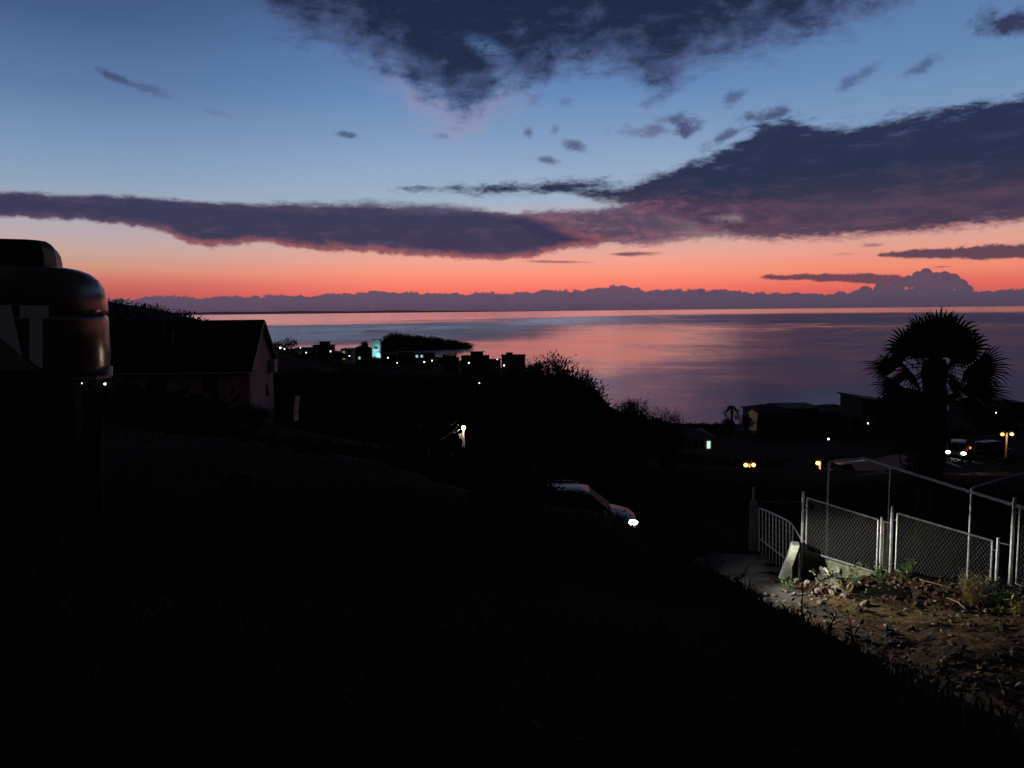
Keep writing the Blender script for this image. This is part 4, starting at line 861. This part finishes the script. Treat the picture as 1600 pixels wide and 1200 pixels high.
# ornamental gate
def Yg(px): return 18.1 + (px - 1186) * (16.3 - 18.1) / (1256 - 1186)
def gp(px, py): return at(px, py, Yg(px))
o = thing('garden_gate', gp(1186, 868), 'wrought iron gate with twisted bars and a dipping top rail', 'gate'); k = MB()
k.tube([gp(1186, 868), gp(1186, 794)], .022, 6); k.tube([gp(*q) for q in ((1186, 794), (1198, 798), (1210, 803.5), (1222, 809), (1233, 815), (1239, 821), (1246, 832), (1252, 843), (1257, 857))], .017, 6)
k.tube([gp(1187, 842), gp(1232, 876)], .014, 6); k.tube([gp(1186, 868), gp(1226, 899)], .014, 6); k.tube([gp(1239, 821), gp(1238, 880)], .017, 6); k.build('frame', M_galv, o)
for i in range(9):
    px = 1191.5 + i * 5.3; yt = interp(px, [1186, 1210, 1233, 1239], [794, 803.5, 815, 821]); ym = 842 + (px - 1187) * 34 / 45; yb = 868 + (px - 1186) * 31 / 40; k = MB()
    n = 15; pts = [lerp(gp(px, yt), gp(px, ym), j / n) for j in range(n + 1)]; k.tube(pts, [.008 + .011 * abs(math.sin(j * 1.25 + i * .4)) for j in range(n + 1)], 5)
    k.tube([gp(px, ym), gp(px, yb)], .007, 5); k.build('baluster', M_iron, o)
# pillar
a = at(1177.5, 868, 18.2); top = at(1178, 783, 18.2); o = thing('gate_pillar', a - Vector((0, 0, .1)), 'dark stone gate pillar with a ribbed rod on top, left of the gate', 'pillar')
k = MB(); k.box((a.x, a.y + .08, (a.z + top.z) / 2 - .05), (.155, .17, top.z - a.z + .1)); k.build('shaft', M_concd, o, bevel=.012)
k = MB(); k.tube([(top.x + .01, a.y + .08, top.z), (top.x + .01, a.y + .08, at(1178, 762, 18.2).z)], .03, 7); k.build('rod', mat('rusty_rod', (.3, .29, .28), .7, .6, 25), o)
# pipe frame behind the fence
o = thing('pipe_frame', at(1518, 850, 15.4), 'unclad steel pipe frame standing behind the mesh fence', 'frame')
def bar_(pts, r_, nm): k = MB(); k.tube(pts, r_, 6); return k.build(nm, M_galv if nm == 'post' else M_iron, o)
bar_([at(1349, 716, 18.5), at(1518, 769, 15.6), at(1640, 806, 13.4)], .034, 'top_rail'); bar_([at(1295, 722, 18.6), at(1349, 716, 18.5)], .03, 'top_rail')
for px, y0, Y in ((1295, 722, 18.6), (1518, 763, 15.6), (1391, 731, 17.7)):
    a = at(px, y0, Y); bar_([a, (a.x, a.y, ground_z(a.x, a.y) - .1)], .026 if px != 1391 else .015, 'post')
bar_([at(1520, 762, 15.7), at(1560, 750, 16.4), at(1620, 734, 17.2)], .022, 'cross_rail'); bar_([at(1446, 708, 24), at(1502, 731, 20.5)], .03, 'cross_rail')
k = MB()
for (x0, y0, Y0, x1, y1, Y1_) in [(1340, 742, 26, 1392, 731, 28), (1420, 735, 27, 1640, 727, 30), (1192, 783, 17.6, 1290, 776, 18.4)]:
    a, b_ = at(x0, y0, Y0), at(x1, y1, Y1_); k.tube([lerp(a, b_, i / 8) - Vector((0, 0, .08 * math.sin(math.pi * i / 8))) for i in range(9)], .009, 4)
tag(single(k, 'wire', M_mesh, tuple(at(1420, 735, 27))), 'thin pale wires strung across the dark yard behind the fence', 'wires')

# ------------------------------------------------------------------ dirt track in the headlight
def sheet(name, x0, x1, y0, y1, st, m, amp, keep, lift=.02):
    nx, ny = int((x1 - x0) / st) + 1, int((y1 - y0) / st) + 1; k = MB(); idx = {}
    for i in range(nx):
        for j in range(ny):
            x, y = x0 + i * st, y0 + j * st; kk = keep(x, y)
            if kk <= 0: continue
            z = ground_z(x, y) + lift * min(1, kk) - .05 * (1 - min(1, kk)) + amp * min(1, kk) * (fbm(x * 1.8, y * 1.8, 5, 3) * .5 + .45 * abs(fbm(x * 8, y * 8, 9, 3)) + .4 * fbm(x * 17, y * 17, 1, 3))
            idx[i, j] = k.vert((x, y, z))
    for i in range(nx - 1):
        for j in range(ny - 1):
            q = [(i, j), (i + 1, j), (i + 1, j + 1), (i, j + 1)]
            if all(a in idx for a in q): k.face([idx[a] for a in q])
    return tag(k.build(name, m, smooth=True), kind='structure')
def fence_line(x): return 16.05 - (x - 6.1) * .84
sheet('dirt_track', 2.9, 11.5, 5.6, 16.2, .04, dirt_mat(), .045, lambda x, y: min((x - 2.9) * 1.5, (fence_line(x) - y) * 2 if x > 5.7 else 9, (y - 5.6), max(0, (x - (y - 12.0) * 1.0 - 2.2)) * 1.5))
sheet('gravel_road', -4.0, 6.5, 12.5, 18.6, .07, M_track, .012, lambda x, y: min((x + 4) * 1, (18.6 - y), (6.0 - x) * 2, (y - 13.6 + max(0, x - 2.6) * .7) * 1.2), .03)
# far road patch lit by the street lamps
k = MB(); L_ = [(1330, 728, 50), (1390, 714, 56), (1446, 707, 60), (1520, 725, 62), (1620, 728, 60), (1620, 740, 52), (1520, 738, 50), (1446, 734, 47), (1390, 737, 46), (1340, 742, 44)]
ids = []
for px, py, Y in L_: q = at(px, py, Y); q.z += .12; ids.append(k.vert(q))
for i in range(4): k.face((ids[9 - i], ids[8 - i], ids[i + 1], ids[i]))
tag(k.build('road', mat('road_surface', (.16, .12, .09), .95, .4, .5, bump=.4), smooth=True), kind='structure')

# ------------------------------------------------------------------ cars
def make_car(name, label, loc, rz, body_c, lens_m, tails=False, full=True, sc_=(1, 1, 1), lr=.115):
    bm_ = mat('car_paint_' + body_c[0], body_c[1], .3, .06, 2, metal=.1, spec=.4)
    o = thing(name, (0, 0, 0), label, 'car')
    S = [(-2.02, .48, .78, .56), (-1.95, .34, .90, .72), (-1.55, .22, .97, .82), (-.7, .2, .96, .85), (.5, .2, .94, .85), (.98, .2, .93, .84), (1.4, .21, .87, .82), (1.75, .24, .79, .76), (1.95, .30, .70, .66), (2.03, .40, .60, .5)]
    rings = []
    for x, zb_, zt_, wd in S:
        h = zt_ - zb_; half = [(.0, zb_), (wd * .86, zb_), (wd, zb_ + h * .25), (wd, zb_ + h * .62), (wd * .96, zt_ - .08), (wd * .80, zt_ - .01), (wd * .4, zt_ + .02)]
        rings.append([(x, y, z) for y, z in half] + [(x, 0, zt_ + .03)] + [(x, -y, z) for y, z in half[:0:-1]])
    k = MB(); k.loft(rings); k.build('body', bm_, o, smooth=True, sub=1)
    # glasshouse
    G = [(-1.90, .94, .72, .72, .96), (-1.62, .95, .76, .60, 1.38), (-.4, .95, .77, .62, 1.47), (.84, .93, .76, .60, 1.43), (1.40, .84, .70, .68, .90)]
    k = MB(); k.loft([[(x, -wb, zb_), (x, wb, zb_), (x, wt, zt_), (x, -wt, zt_)] for x, zb_, wb, wt, zt_ in G]); k.build('window', mat('car_glass', (.008, .008, .011), .5, .2, 1, spec=.03), o, bevel=.02)
    k = MB(); rr_ = []
    for x, w_, z in [(-1.66, .57, 1.375), (-1.3, .60, 1.44), (-.4, .63, 1.485), (.6, .61, 1.465), (.88, .57, 1.42)]: rr_.append([(x, -w_, z - .03), (x, -w_ * .6, z + .02), (x, 0, z + .035), (x, w_ * .6, z + .02), (x, w_, z - .03), (x, 0, z - .035)])
    k.loft(rr_); k.build('roof', bm_, o, smooth=True)
    for s in (-1, 1):
        for pp in ([(.85, s * .60, 1.435), (1.40, s * .70, .9)], [(-.3, s * .785, .96), (-.3, s * .63, 1.47)], [(-1.62, s * .60, 1.39), (-1.9, s * .73, .97)]):
            k = MB(); k.tube(pp, .022, 6); k.build('pillar', M_dark, o)
        k = MB(); k.tube([(-1.45, s * .56, 1.455), (-1.3, s * .56, 1.52), (.4, s * .57, 1.53), (.65, s * .565, 1.475)], .018, 6); k.build('roof_rail', M_galv, o)
        k = MB(); k.ball((1.16, s * .93, 1.0), .1, 10, 7, (.7, 1.0, .75)); k.build('mirror', bm_, o, smooth=True)
        k = MB(); k.ball((1.84, s * .62, .655), lr, 12, 8, (1.2, .95, .55)); k.build('headlight', lens_m if (s < 0 or lens_m is not E_head) else M_glass, o, smooth=True)
        k = MB(); k.ball((-1.95, s * .62, .84), .12, 8, 6, (.5, .8, 1.0)); k.build('tail_light', E_tail if tails and s > 0 else mat('tail_lens', (.2, .01, .01), .3, .1, 3), o, smooth=True)
        for x in (-1.25, 1.25):
            k = MB(); k.tube([(x, s * .70, .31), (x, s * .865, .31)], .31, 22); wv_ = k.build('wheel', M_rubber, o); k = MB(); k.tube([(x, s * .80, .31), (x, s * .872, .31)], .2, 16); k.build('rim', M_galv, wv_)
    k = MB(); k.box((2.0, 0, .36), (.06, .9, .14)); k.build('grille', M_dark, o)
    o.location = loc; o.rotation_euler = (0, 0, rz); o.scale = sc_; return o
cx, cy = at(988, 815, 16.0).x - 1.84 * .9, 16.0 + .62 * .82
cz_ = at(990, 815, 16.0).z - .655 * .78
make_car('car', 'dark car with a glaring headlight, half hidden behind the bank', (cx, cy, cz_), R(-2), ('silver', (.05, .05, .075)), E_head, sc_=(.9, .82, .78))
q = at(1493, 705, 70); make_car('car', 'oncoming far car with two white headlights beside the large palm', (q.x + .9, q.y + 1.2, q.z - .75), R(-125), ('grey', (.12, .12, .13)), E_headw, lr=.24)
# red marker of a second vehicle behind it
q = at(1524, 701, 74); make_car('car', 'dark far car showing one red tail light right of the oncoming headlights', (q.x + 1.8, q.y + .5, q.z - .84), R(20), ('black', (.03, .03, .035)), M_glass, True)
q = at(1341, 721, 52); make_car('car', 'parked pale car whose roof catches light behind the pipe frame', (q.x, q.y, q.z - 1.42), R(10), ('white', (.8, .8, .8)), M_glass)
# the lit headlight as a lamp
def spot(px, py, Y, tgt, e, ang, blend, c, r_=.05):
    L = bpy.data.lights.new('headlight_beam', 'SPOT'); L.energy = e; L.spot_size = R(ang); L.spot_blend = blend; L.color = c; L.shadow_soft_size = r_
    lo = bpy.data.objects.new('headlight_beam', L); col.objects.link(lo); p = Vector((px, py, Y)); lo.location = p
    lo.rotation_euler = (Vector(tgt) - p).to_track_quat('-Z', 'Y').to_euler(); return lo
fl = at(1489, 706, 68.6); spot(fl.x - .3, fl.y - .6, fl.z, tuple(at(1420, 728, 52)), 5200, 34, .7, (1, .78, .58))
pass
hl = at(996, 813, 15.35)
sp = spot(hl.x + .22, hl.y - .05, hl.z + .02, (7.2, 13.4, 39.75), 1350, 34, .7, (1, .95, .84)); sp.scale = (3.0, 1, 1); spot(hl.x + .24, hl.y - .1, hl.z + .02, (5.9, 8.8, 40.5), 1500, 42, .6, (1, .90, .72)); spot(hl.x + .26, hl.y, hl.z + .03, (6.0, 15.6, 39.9), 110, 90, .8, (1, .96, .9))

# ------------------------------------------------------------------ stones, sticks, leaves, weeds
def stone_mesh(seed):
    rnd = random.Random(seed); b = MB(); b.ball((0, 0, 0), 1.0, 9, 6, (1, .8, .6))
    b.v = [tuple(Vector(v) * (1 + .28 * mnoise.noise(Vector(v) * 1.7 + Vector((seed, 0, 0))) + .12 * rnd.uniform(-1, 1))) for v in b.v]; return b
def gpoint(px, py):      # point on the ground seen through a pixel, by marching
    d = ray(px, py); tt = 1.5
    while tt < 60:
        p = EYE + d * tt
        if p.z < ground_z(p.x, p.y): return p
        tt += .04
    return None
smesh = []
for i in range(6): b = stone_mesh(i + 3); o_ = b.build('stone', M_stone if i < 3 else M_rock if i < 5 else mat('dark_rock', (.035, .03, .027), .95, .3, 5, bump=.6)); smesh.append(o_.data); bpy.data.objects.remove(o_)
def put_stone(p, s, label, group=None):
    o_ = bpy.data.objects.new('stone', smesh[5] if 'dark' in label or 'faint' in label else random.choice(smesh[:5])); col.objects.link(o_); o_.location = (p.x, p.y, p.z + s * .25); o_.scale = (s, s * random.uniform(.6, 1), s * random.uniform(.6, 1)); o_.rotation_euler = (random.uniform(-.3, .3), random.uniform(-.3, .3), random.uniform(0, 6)); return tag(o_, label, 'stone', group)
rnd = random.Random(12); cnt = 0
while cnt < 104:
    if cnt < 30: px, py = rnd.gauss(1262, 36), rnd.gauss(934, 9)
    elif cnt < 62: px, py = rnd.gauss(1306, 34), rnd.gauss(917, 6)
    else: px, py = rnd.uniform(1250, 1598), rnd.uniform(930, 1060)
    if py < 906 or px < 1180: continue
    p = gpoint(px, py)
    if p is None or p.x < 3.2 or p.y > fence_line(p.x) - .15: continue
    near_ = cnt < 62
    p.z += .04; put_stone(p, (.025 + .085 * rnd.random() ** 2) if near_ else rnd.uniform(.02, .055), 'small pale rubble stone heaped below the low mossy wall' if near_ else 'small scattered stone on the lit earth track', 'rubble stones below the low wall' if near_ else 'scattered stones on the lit track'); cnt += 1
for px, py, s, lab in [(430, 893, .07, 'pale flat stone alone on the dark slope, left of centre'), (372, 757, .2, 'faint pale rock on the upper dark slope below the house'), (1283, 905, .13, 'big rounded pale rock at the foot of the mossy wall'), (1305, 900, .14, 'big flat pale rock right of the rounded one by the wall'), (480, 1085, .03, 'dim stone in the dark foreground left of centre'), (120, 1130, .03, 'dim stone in the dark lower left corner'), (690, 830, .12, 'faint stone on the dark bank left of the car')]:
    p = gpoint(px, py)
    if p is not None: put_stone(p, s, lab)
# leaf litter (countless)
k = MB(); rnd = random.Random(4); n = 0
while n < 3000:
    px, py = rnd.uniform(1190, 1640), rnd.uniform(905, 1120); x_, y_ = 0, 0
    p = gpoint(px, py)
    n += 1
    if p is None or p.x < 2.6 or (fence_line(p.x) - p.y > 2.4 and rnd.random() < .75): continue
    d = Vector((rnd.gauss(0, 1), rnd.gauss(0, 1), rnd.gauss(.1, .4))); L = rnd.uniform(.025, .085); p.z += .05
    k.leaf(p, d, L, L * .6, Vector((rnd.gauss(0, .5), rnd.gauss(0, .5), 1)))
tag(k.build('leaf_litter', M_litter), 'dead leaves littering the lit earth below the fence', 'leaves', kind='stuff')
k = MB(); rnd = random.Random(31)
for _ in range(1500):
    p = gpoint(rnd.uniform(1200, 1640), rnd.uniform(900, 1090))
    if p is None or p.x < 2.8 or p.y > fence_line(p.x): continue
    if fence_line(p.x) - p.y > 2.4 and rnd.random() < .8: continue
    s_ = .012 + .05 * rnd.random() ** 3; b_ = len(k.v); k.ball((p.x, p.y, p.z + .045), s_, 6, 4, (rnd.uniform(.7, 1.4), rnd.uniform(.7, 1.3), .7))
    for i in range(b_, len(k.v)): v_ = k.v[i]; k.v[i] = tuple(a + rnd.uniform(-.22, .22) * s_ for a in v_)
tag(k.build('soil_clods', mat('clod', (.04, .027, .02), .95, .6, 14, bump=.5, c2=(.09, .065, .048), spec=.1)), 'crumbled soil clods and grit on the lit earth', 'soil', kind='stuff')
for pts, lab in [([(1437, 962), (1455, 961)], 'short pale stick lying on the lit track'), ([(1480, 940), (1497, 947), (1508, 958)], 'bent pale stick below the right mesh panel'), ([(1352, 957), (1385, 965)], 'thin brown stick on the bright strip of the track'), ([(1404, 896), (1440, 912), (1486, 924)], 'long pale branch lying under the right mesh panel')]:
    k = MB(); P3 = [gpoint(*q) for q in pts]; k.tube([q + Vector((0, 0, .07)) for q in P3], [.014, .012, .007][:len(P3)], 5); tag(single(k, 'stick', M_stick, tuple(P3[0])), lab, 'stick')
k = MB(); rnd = random.Random(33)
for _ in range(5200):
    x, y = rnd.uniform(3.4, 9.5), rnd.uniform(7.0, 13.8); q_ = fence_line(x) - y
    if abs(q_ - 3.3 - .5 * fbm(x * .8, 1)) > .55 or fbm(x * 1.6, y * 1.6, 6) < -.05: continue
    p = Vector((x, y, ground_z(x, y) + .03)); h_ = rnd.uniform(.02, .075); s_ = Vector((rnd.gauss(0, 1), rnd.gauss(0, 1), 0)).normalized() * .006
    k.poly((p - s_, p + s_, p + Vector((rnd.gauss(0, .5), rnd.gauss(0, .5), .9)) * h_))
tag(k.build('track_grass', mat('short_grass', (.15, .13, .05), .85, .5, 3, spec=.1)), 'short yellowish grass strip along the lit track', 'grass', kind='stuff')
# weeds in the light
def weed(px, py, h, n, L, m, label, name='weed', wd=.3, seed=1, cat='plant', thin=.22):
    p = gpoint(px, py); rnd = random.Random(seed)
    if p is None: return
    o = thing(name, p, label, cat); st = MB(); lf = MB()
    for _ in range(n):
        th = rnd.uniform(0, 6.28); k = rnd.random(); tip = p + Vector((math.cos(th) * wd * k, math.sin(th) * wd * k, h * rnd.uniform(.5, 1.0))); b0 = p + Vector((math.cos(th), math.sin(th), 0)) * .06 * k - Vector((0, 0, .06)); md = lerp(b0, tip, .55) + Vector((0, 0, h * .12))
        st.tube([b0, md, tip], [.006, .004, .002], 3, False)
        for u in (.35, .5, .65, .8, .95):
            q = lerp(b0, md, u * 1.6) if u < .6 else lerp(md, tip, (u - .55) * 2.2); lf.leaf(q, Vector((rnd.gauss(0, 1), rnd.gauss(0, 1), rnd.gauss(.4, .5))), L * rnd.uniform(.6, 1.2), L * thin, Vector((0, 0, 1)))
    st.build('stem', m, o); lf.build('foliage', m, o)
weed(1228, 921, .20, 12, .09, M_weed, 'bright green weed at the foot of the leaning slab', seed=1, wd=.2, thin=.5)
weed(1283, 916, .34, 5, .17, M_pale, 'plant with broad pale leaves against the mossy wall', seed=2, wd=.18, thin=.7)
weed(1305, 919, .36, 5, .17, M_pale, 'second broad pale leaved plant, right of the first by the wall', seed=3, wd=.18, thin=.7)
weed(1332, 915, .5, 10, .1, M_weed, 'green weed growing through the left mesh panel', seed=4, wd=.3, thin=.5)
weed(1376, 913, .42, 14, .1, M_weed, 'green weed at the pair of posts between the panels', seed=5, wd=.22, thin=.5)
weed(1410, 908, .45, 12, .1, M_weed, 'dark green weed at the left corner of the right mesh panel', seed=6, wd=.22, thin=.55)
weed(1518, 948, .6, 46, .2, M_dry, 'tuft of tall dry grass against the right mesh panel', 'grass_tuft', .3, 7, 'grass', .06)
weed(1542, 946, .5, 34, .18, mat('grey_weed', (.2, .24, .16), .7, .3, 5), 'grey green spiky weed beside the dry grass tuft', 'weed', .3, 8, 'plant', .12)
weed(1570, 956, .45, 30, .12, M_weed, 'leafy green weed right of the last fence post', seed=9, wd=.35, thin=.45)
weed(1594, 966, .4, 24, .11, M_dry, 'yellowish weed at the right edge of the picture', seed=10, wd=.35, thin=.4)
weed(1572, 1098, .16, 18, .1, M_litter, 'small clump of brown leaves catching light near the lower right corner', seed=11, wd=.22, thin=.6)
weed(1322, 932, .3, 8, .09, M_dry, 'dry yellow weed in the rubble below the low wall', seed=12, wd=.2, thin=.4)
p = at(1010, 842, 16.9); p.z = ground_z(p.x, p.y); o = thing('bush', p, 'low leafy bush lit by the glaring headlight of the dark car', 'bush'); shoot_shrub(o, p, at(1012, 792, 16.9).z - p.z, .9, 60, .05, 16, 78)
p = gpoint(800, 818); o = thing('bush', p, 'dark leafy bush on the bank hiding the rear of the dark car', 'bush'); shoot_shrub(o, p, at(800, 742, p.y).z - p.z, 1.25, 110, .07, 24, 77, core=1900)
# dark stalks on the crest of the bank
rnd = random.Random(9)
def stalk(px, py, h, label, lean, seed, leaves=10, group=None):
    p = gpoint(px, py)
    if p is None or math.hypot(p.x, p.y) > 14: 
        return
    rnd = random.Random(seed); o = thing('weed_stalk', p, label, 'weed', group); st = MB(); lf = MB()
    pts = [p - Vector((0, 0, .08)), p + Vector((lean * .3 + rnd.gauss(0, .02), 0, h * .5)), p + Vector((lean, rnd.gauss(0, .05), h))]; st.tube(pts, [.007, .005, .003], 4)
    for i in range(leaves):
        u = rnd.uniform(.25, 1); q = lerp(pts[0], pts[1], u * 2) if u < .5 else lerp(pts[1], pts[2], u * 2 - 1); d = Vector((rnd.gauss(0, 1), rnd.gauss(0, .6), rnd.gauss(.6, .5)))
        if i % 3 == 0: e = q + d.normalized() * rnd.uniform(.05, .16); st.tube([q, e], [.004, .002], 3, False); q = e
        lf.leaf(q, d, rnd.uniform(.03, .07), .02)
    st.build('stem', M_bark, o); lf.build('foliage', M_grass, o)
EDGE = [(1075, 893, .42, -.06), (1092, 905, .5, .03), (1104, 912, .34, .12), (1118, 920, .3, -.1), (1140, 930, .24, .2), (1252, 975, .42, .02), (1290, 998, .2, .06), (1340, 1020, .16, -.04), (1410, 1050, .14, .05), (1480, 1085, .16, -.05), (1010, 850, .25, .02), (985, 838, .2, -.05), (960, 828, .3, .05), (940, 822, .34, -.06), (925, 818, .3, .02), (900, 810, .24, .03), (880, 806, .3, -.02)]
places = ['before the gravel road, leftmost', 'tallest before the gravel road', 'leaning right before the gravel road', 'bent left before the gravel road', 'leaning far right before the gravel road', 'standing alone before the rubble stones', 'short, below the rubble stones', 'short, under the bright strip of track', 'low, under the middle of the lit track', 'low, near the lower right of the lit track', 'right of the glaring headlight', 'just below the glaring headlight', 'before the car bonnet, right one', 'before the car bonnet, middle one', 'before the car bonnet, left one', 'before the car door', 'before the rear of the car']
for i, ((px, py, h, ln), wh) in enumerate(zip(EDGE, places)): stalk(px, py, h, 'dark weed stalk on the bank ' + wh, ln, i + 40, 14)
# grass over the near bank
k = MB(); rnd = random.Random(21)
for _ in range(15000):
    a = R(rnd.uniform(-42, 36)); r = 1.8 + 24 * rnd.random() ** 1.3; x, y = r * math.sin(a), r * math.cos(a)
    if x > 2.7 or (y > 13.2 + max(0, -x) and x > -14): continue
    if fbm(x * .5, y * .5, 3) < -.18: continue
    p = Vector((x, y, ground_z(x, y) - .02)); hgt = rnd.uniform(.05, .20) * (1 + .7 * fbm(x * .3, y * .3, 8)); d = Vector((rnd.gauss(0, .5), rnd.gauss(0, .5), 1)).normalized(); s = Vector((rnd.gauss(0, 1), rnd.gauss(0, 1), 0)).normalized() * .006 * (1 + r * .06)
    m_ = p + d * hgt * .6; tp = p + d * hgt + Vector((d.x, d.y, -.2)) * hgt * .5; i = len(k.v); k.v += [tuple(p - s), tuple(p + s), tuple(m_ + s * .7), tuple(m_ - s * .7), tuple(tp)]; k.f += [(i, i + 1, i + 2, i + 3), (i + 3, i + 2, i + 4)]
for _ in range(3600):
    y = rnd.uniform(2.5, 12.5); x = rnd.gauss(2.25, .28); p = Vector((x, y, ground_z(x, y) - .03)); cl = max(0, fbm(x * 1.3, y * 1.3, 17) + .25); hgt = rnd.uniform(.04, .13) + .19 * cl * rnd.random() ** 2
    d = Vector((rnd.gauss(0, .35), rnd.gauss(0, .35), 1)).normalized(); s = Vector((rnd.gauss(0, 1), rnd.gauss(0, 1), 0)).normalized() * .007
    m_ = p + d * hgt * .6; tp = p + d * hgt + Vector((d.x, d.y, -.2)) * hgt * .6; i = len(k.v); k.v += [tuple(p - s), tuple(p + s), tuple(m_ + s * .7), tuple(m_ - s * .7), tuple(tp)]; k.f += [(i, i + 1, i + 2, i + 3), (i + 3, i + 2, i + 4)]
tag(k.build('grass', M_grass), 'dark grass and weeds covering the near bank', 'grass', kind='stuff')

for o_ in bpy.data.objects:
    if '_o' in o_: del o_['_o']
sc.view_settings.view_transform = 'Standard'; sc.view_settings.look = 'None'; sc.view_settings.exposure = 0; sc.view_settings.gamma = 1
sc.render.engine = 'CYCLES'
sc.cycles.max_bounces = 4; sc.cycles.glossy_bounces = 3; sc.cycles.diffuse_bounces = 2; sc.cycles.sample_clamp_indirect = 3.0; sc.cycles.sample_clamp_direct = 0
sc.cycles.use_denoising = True
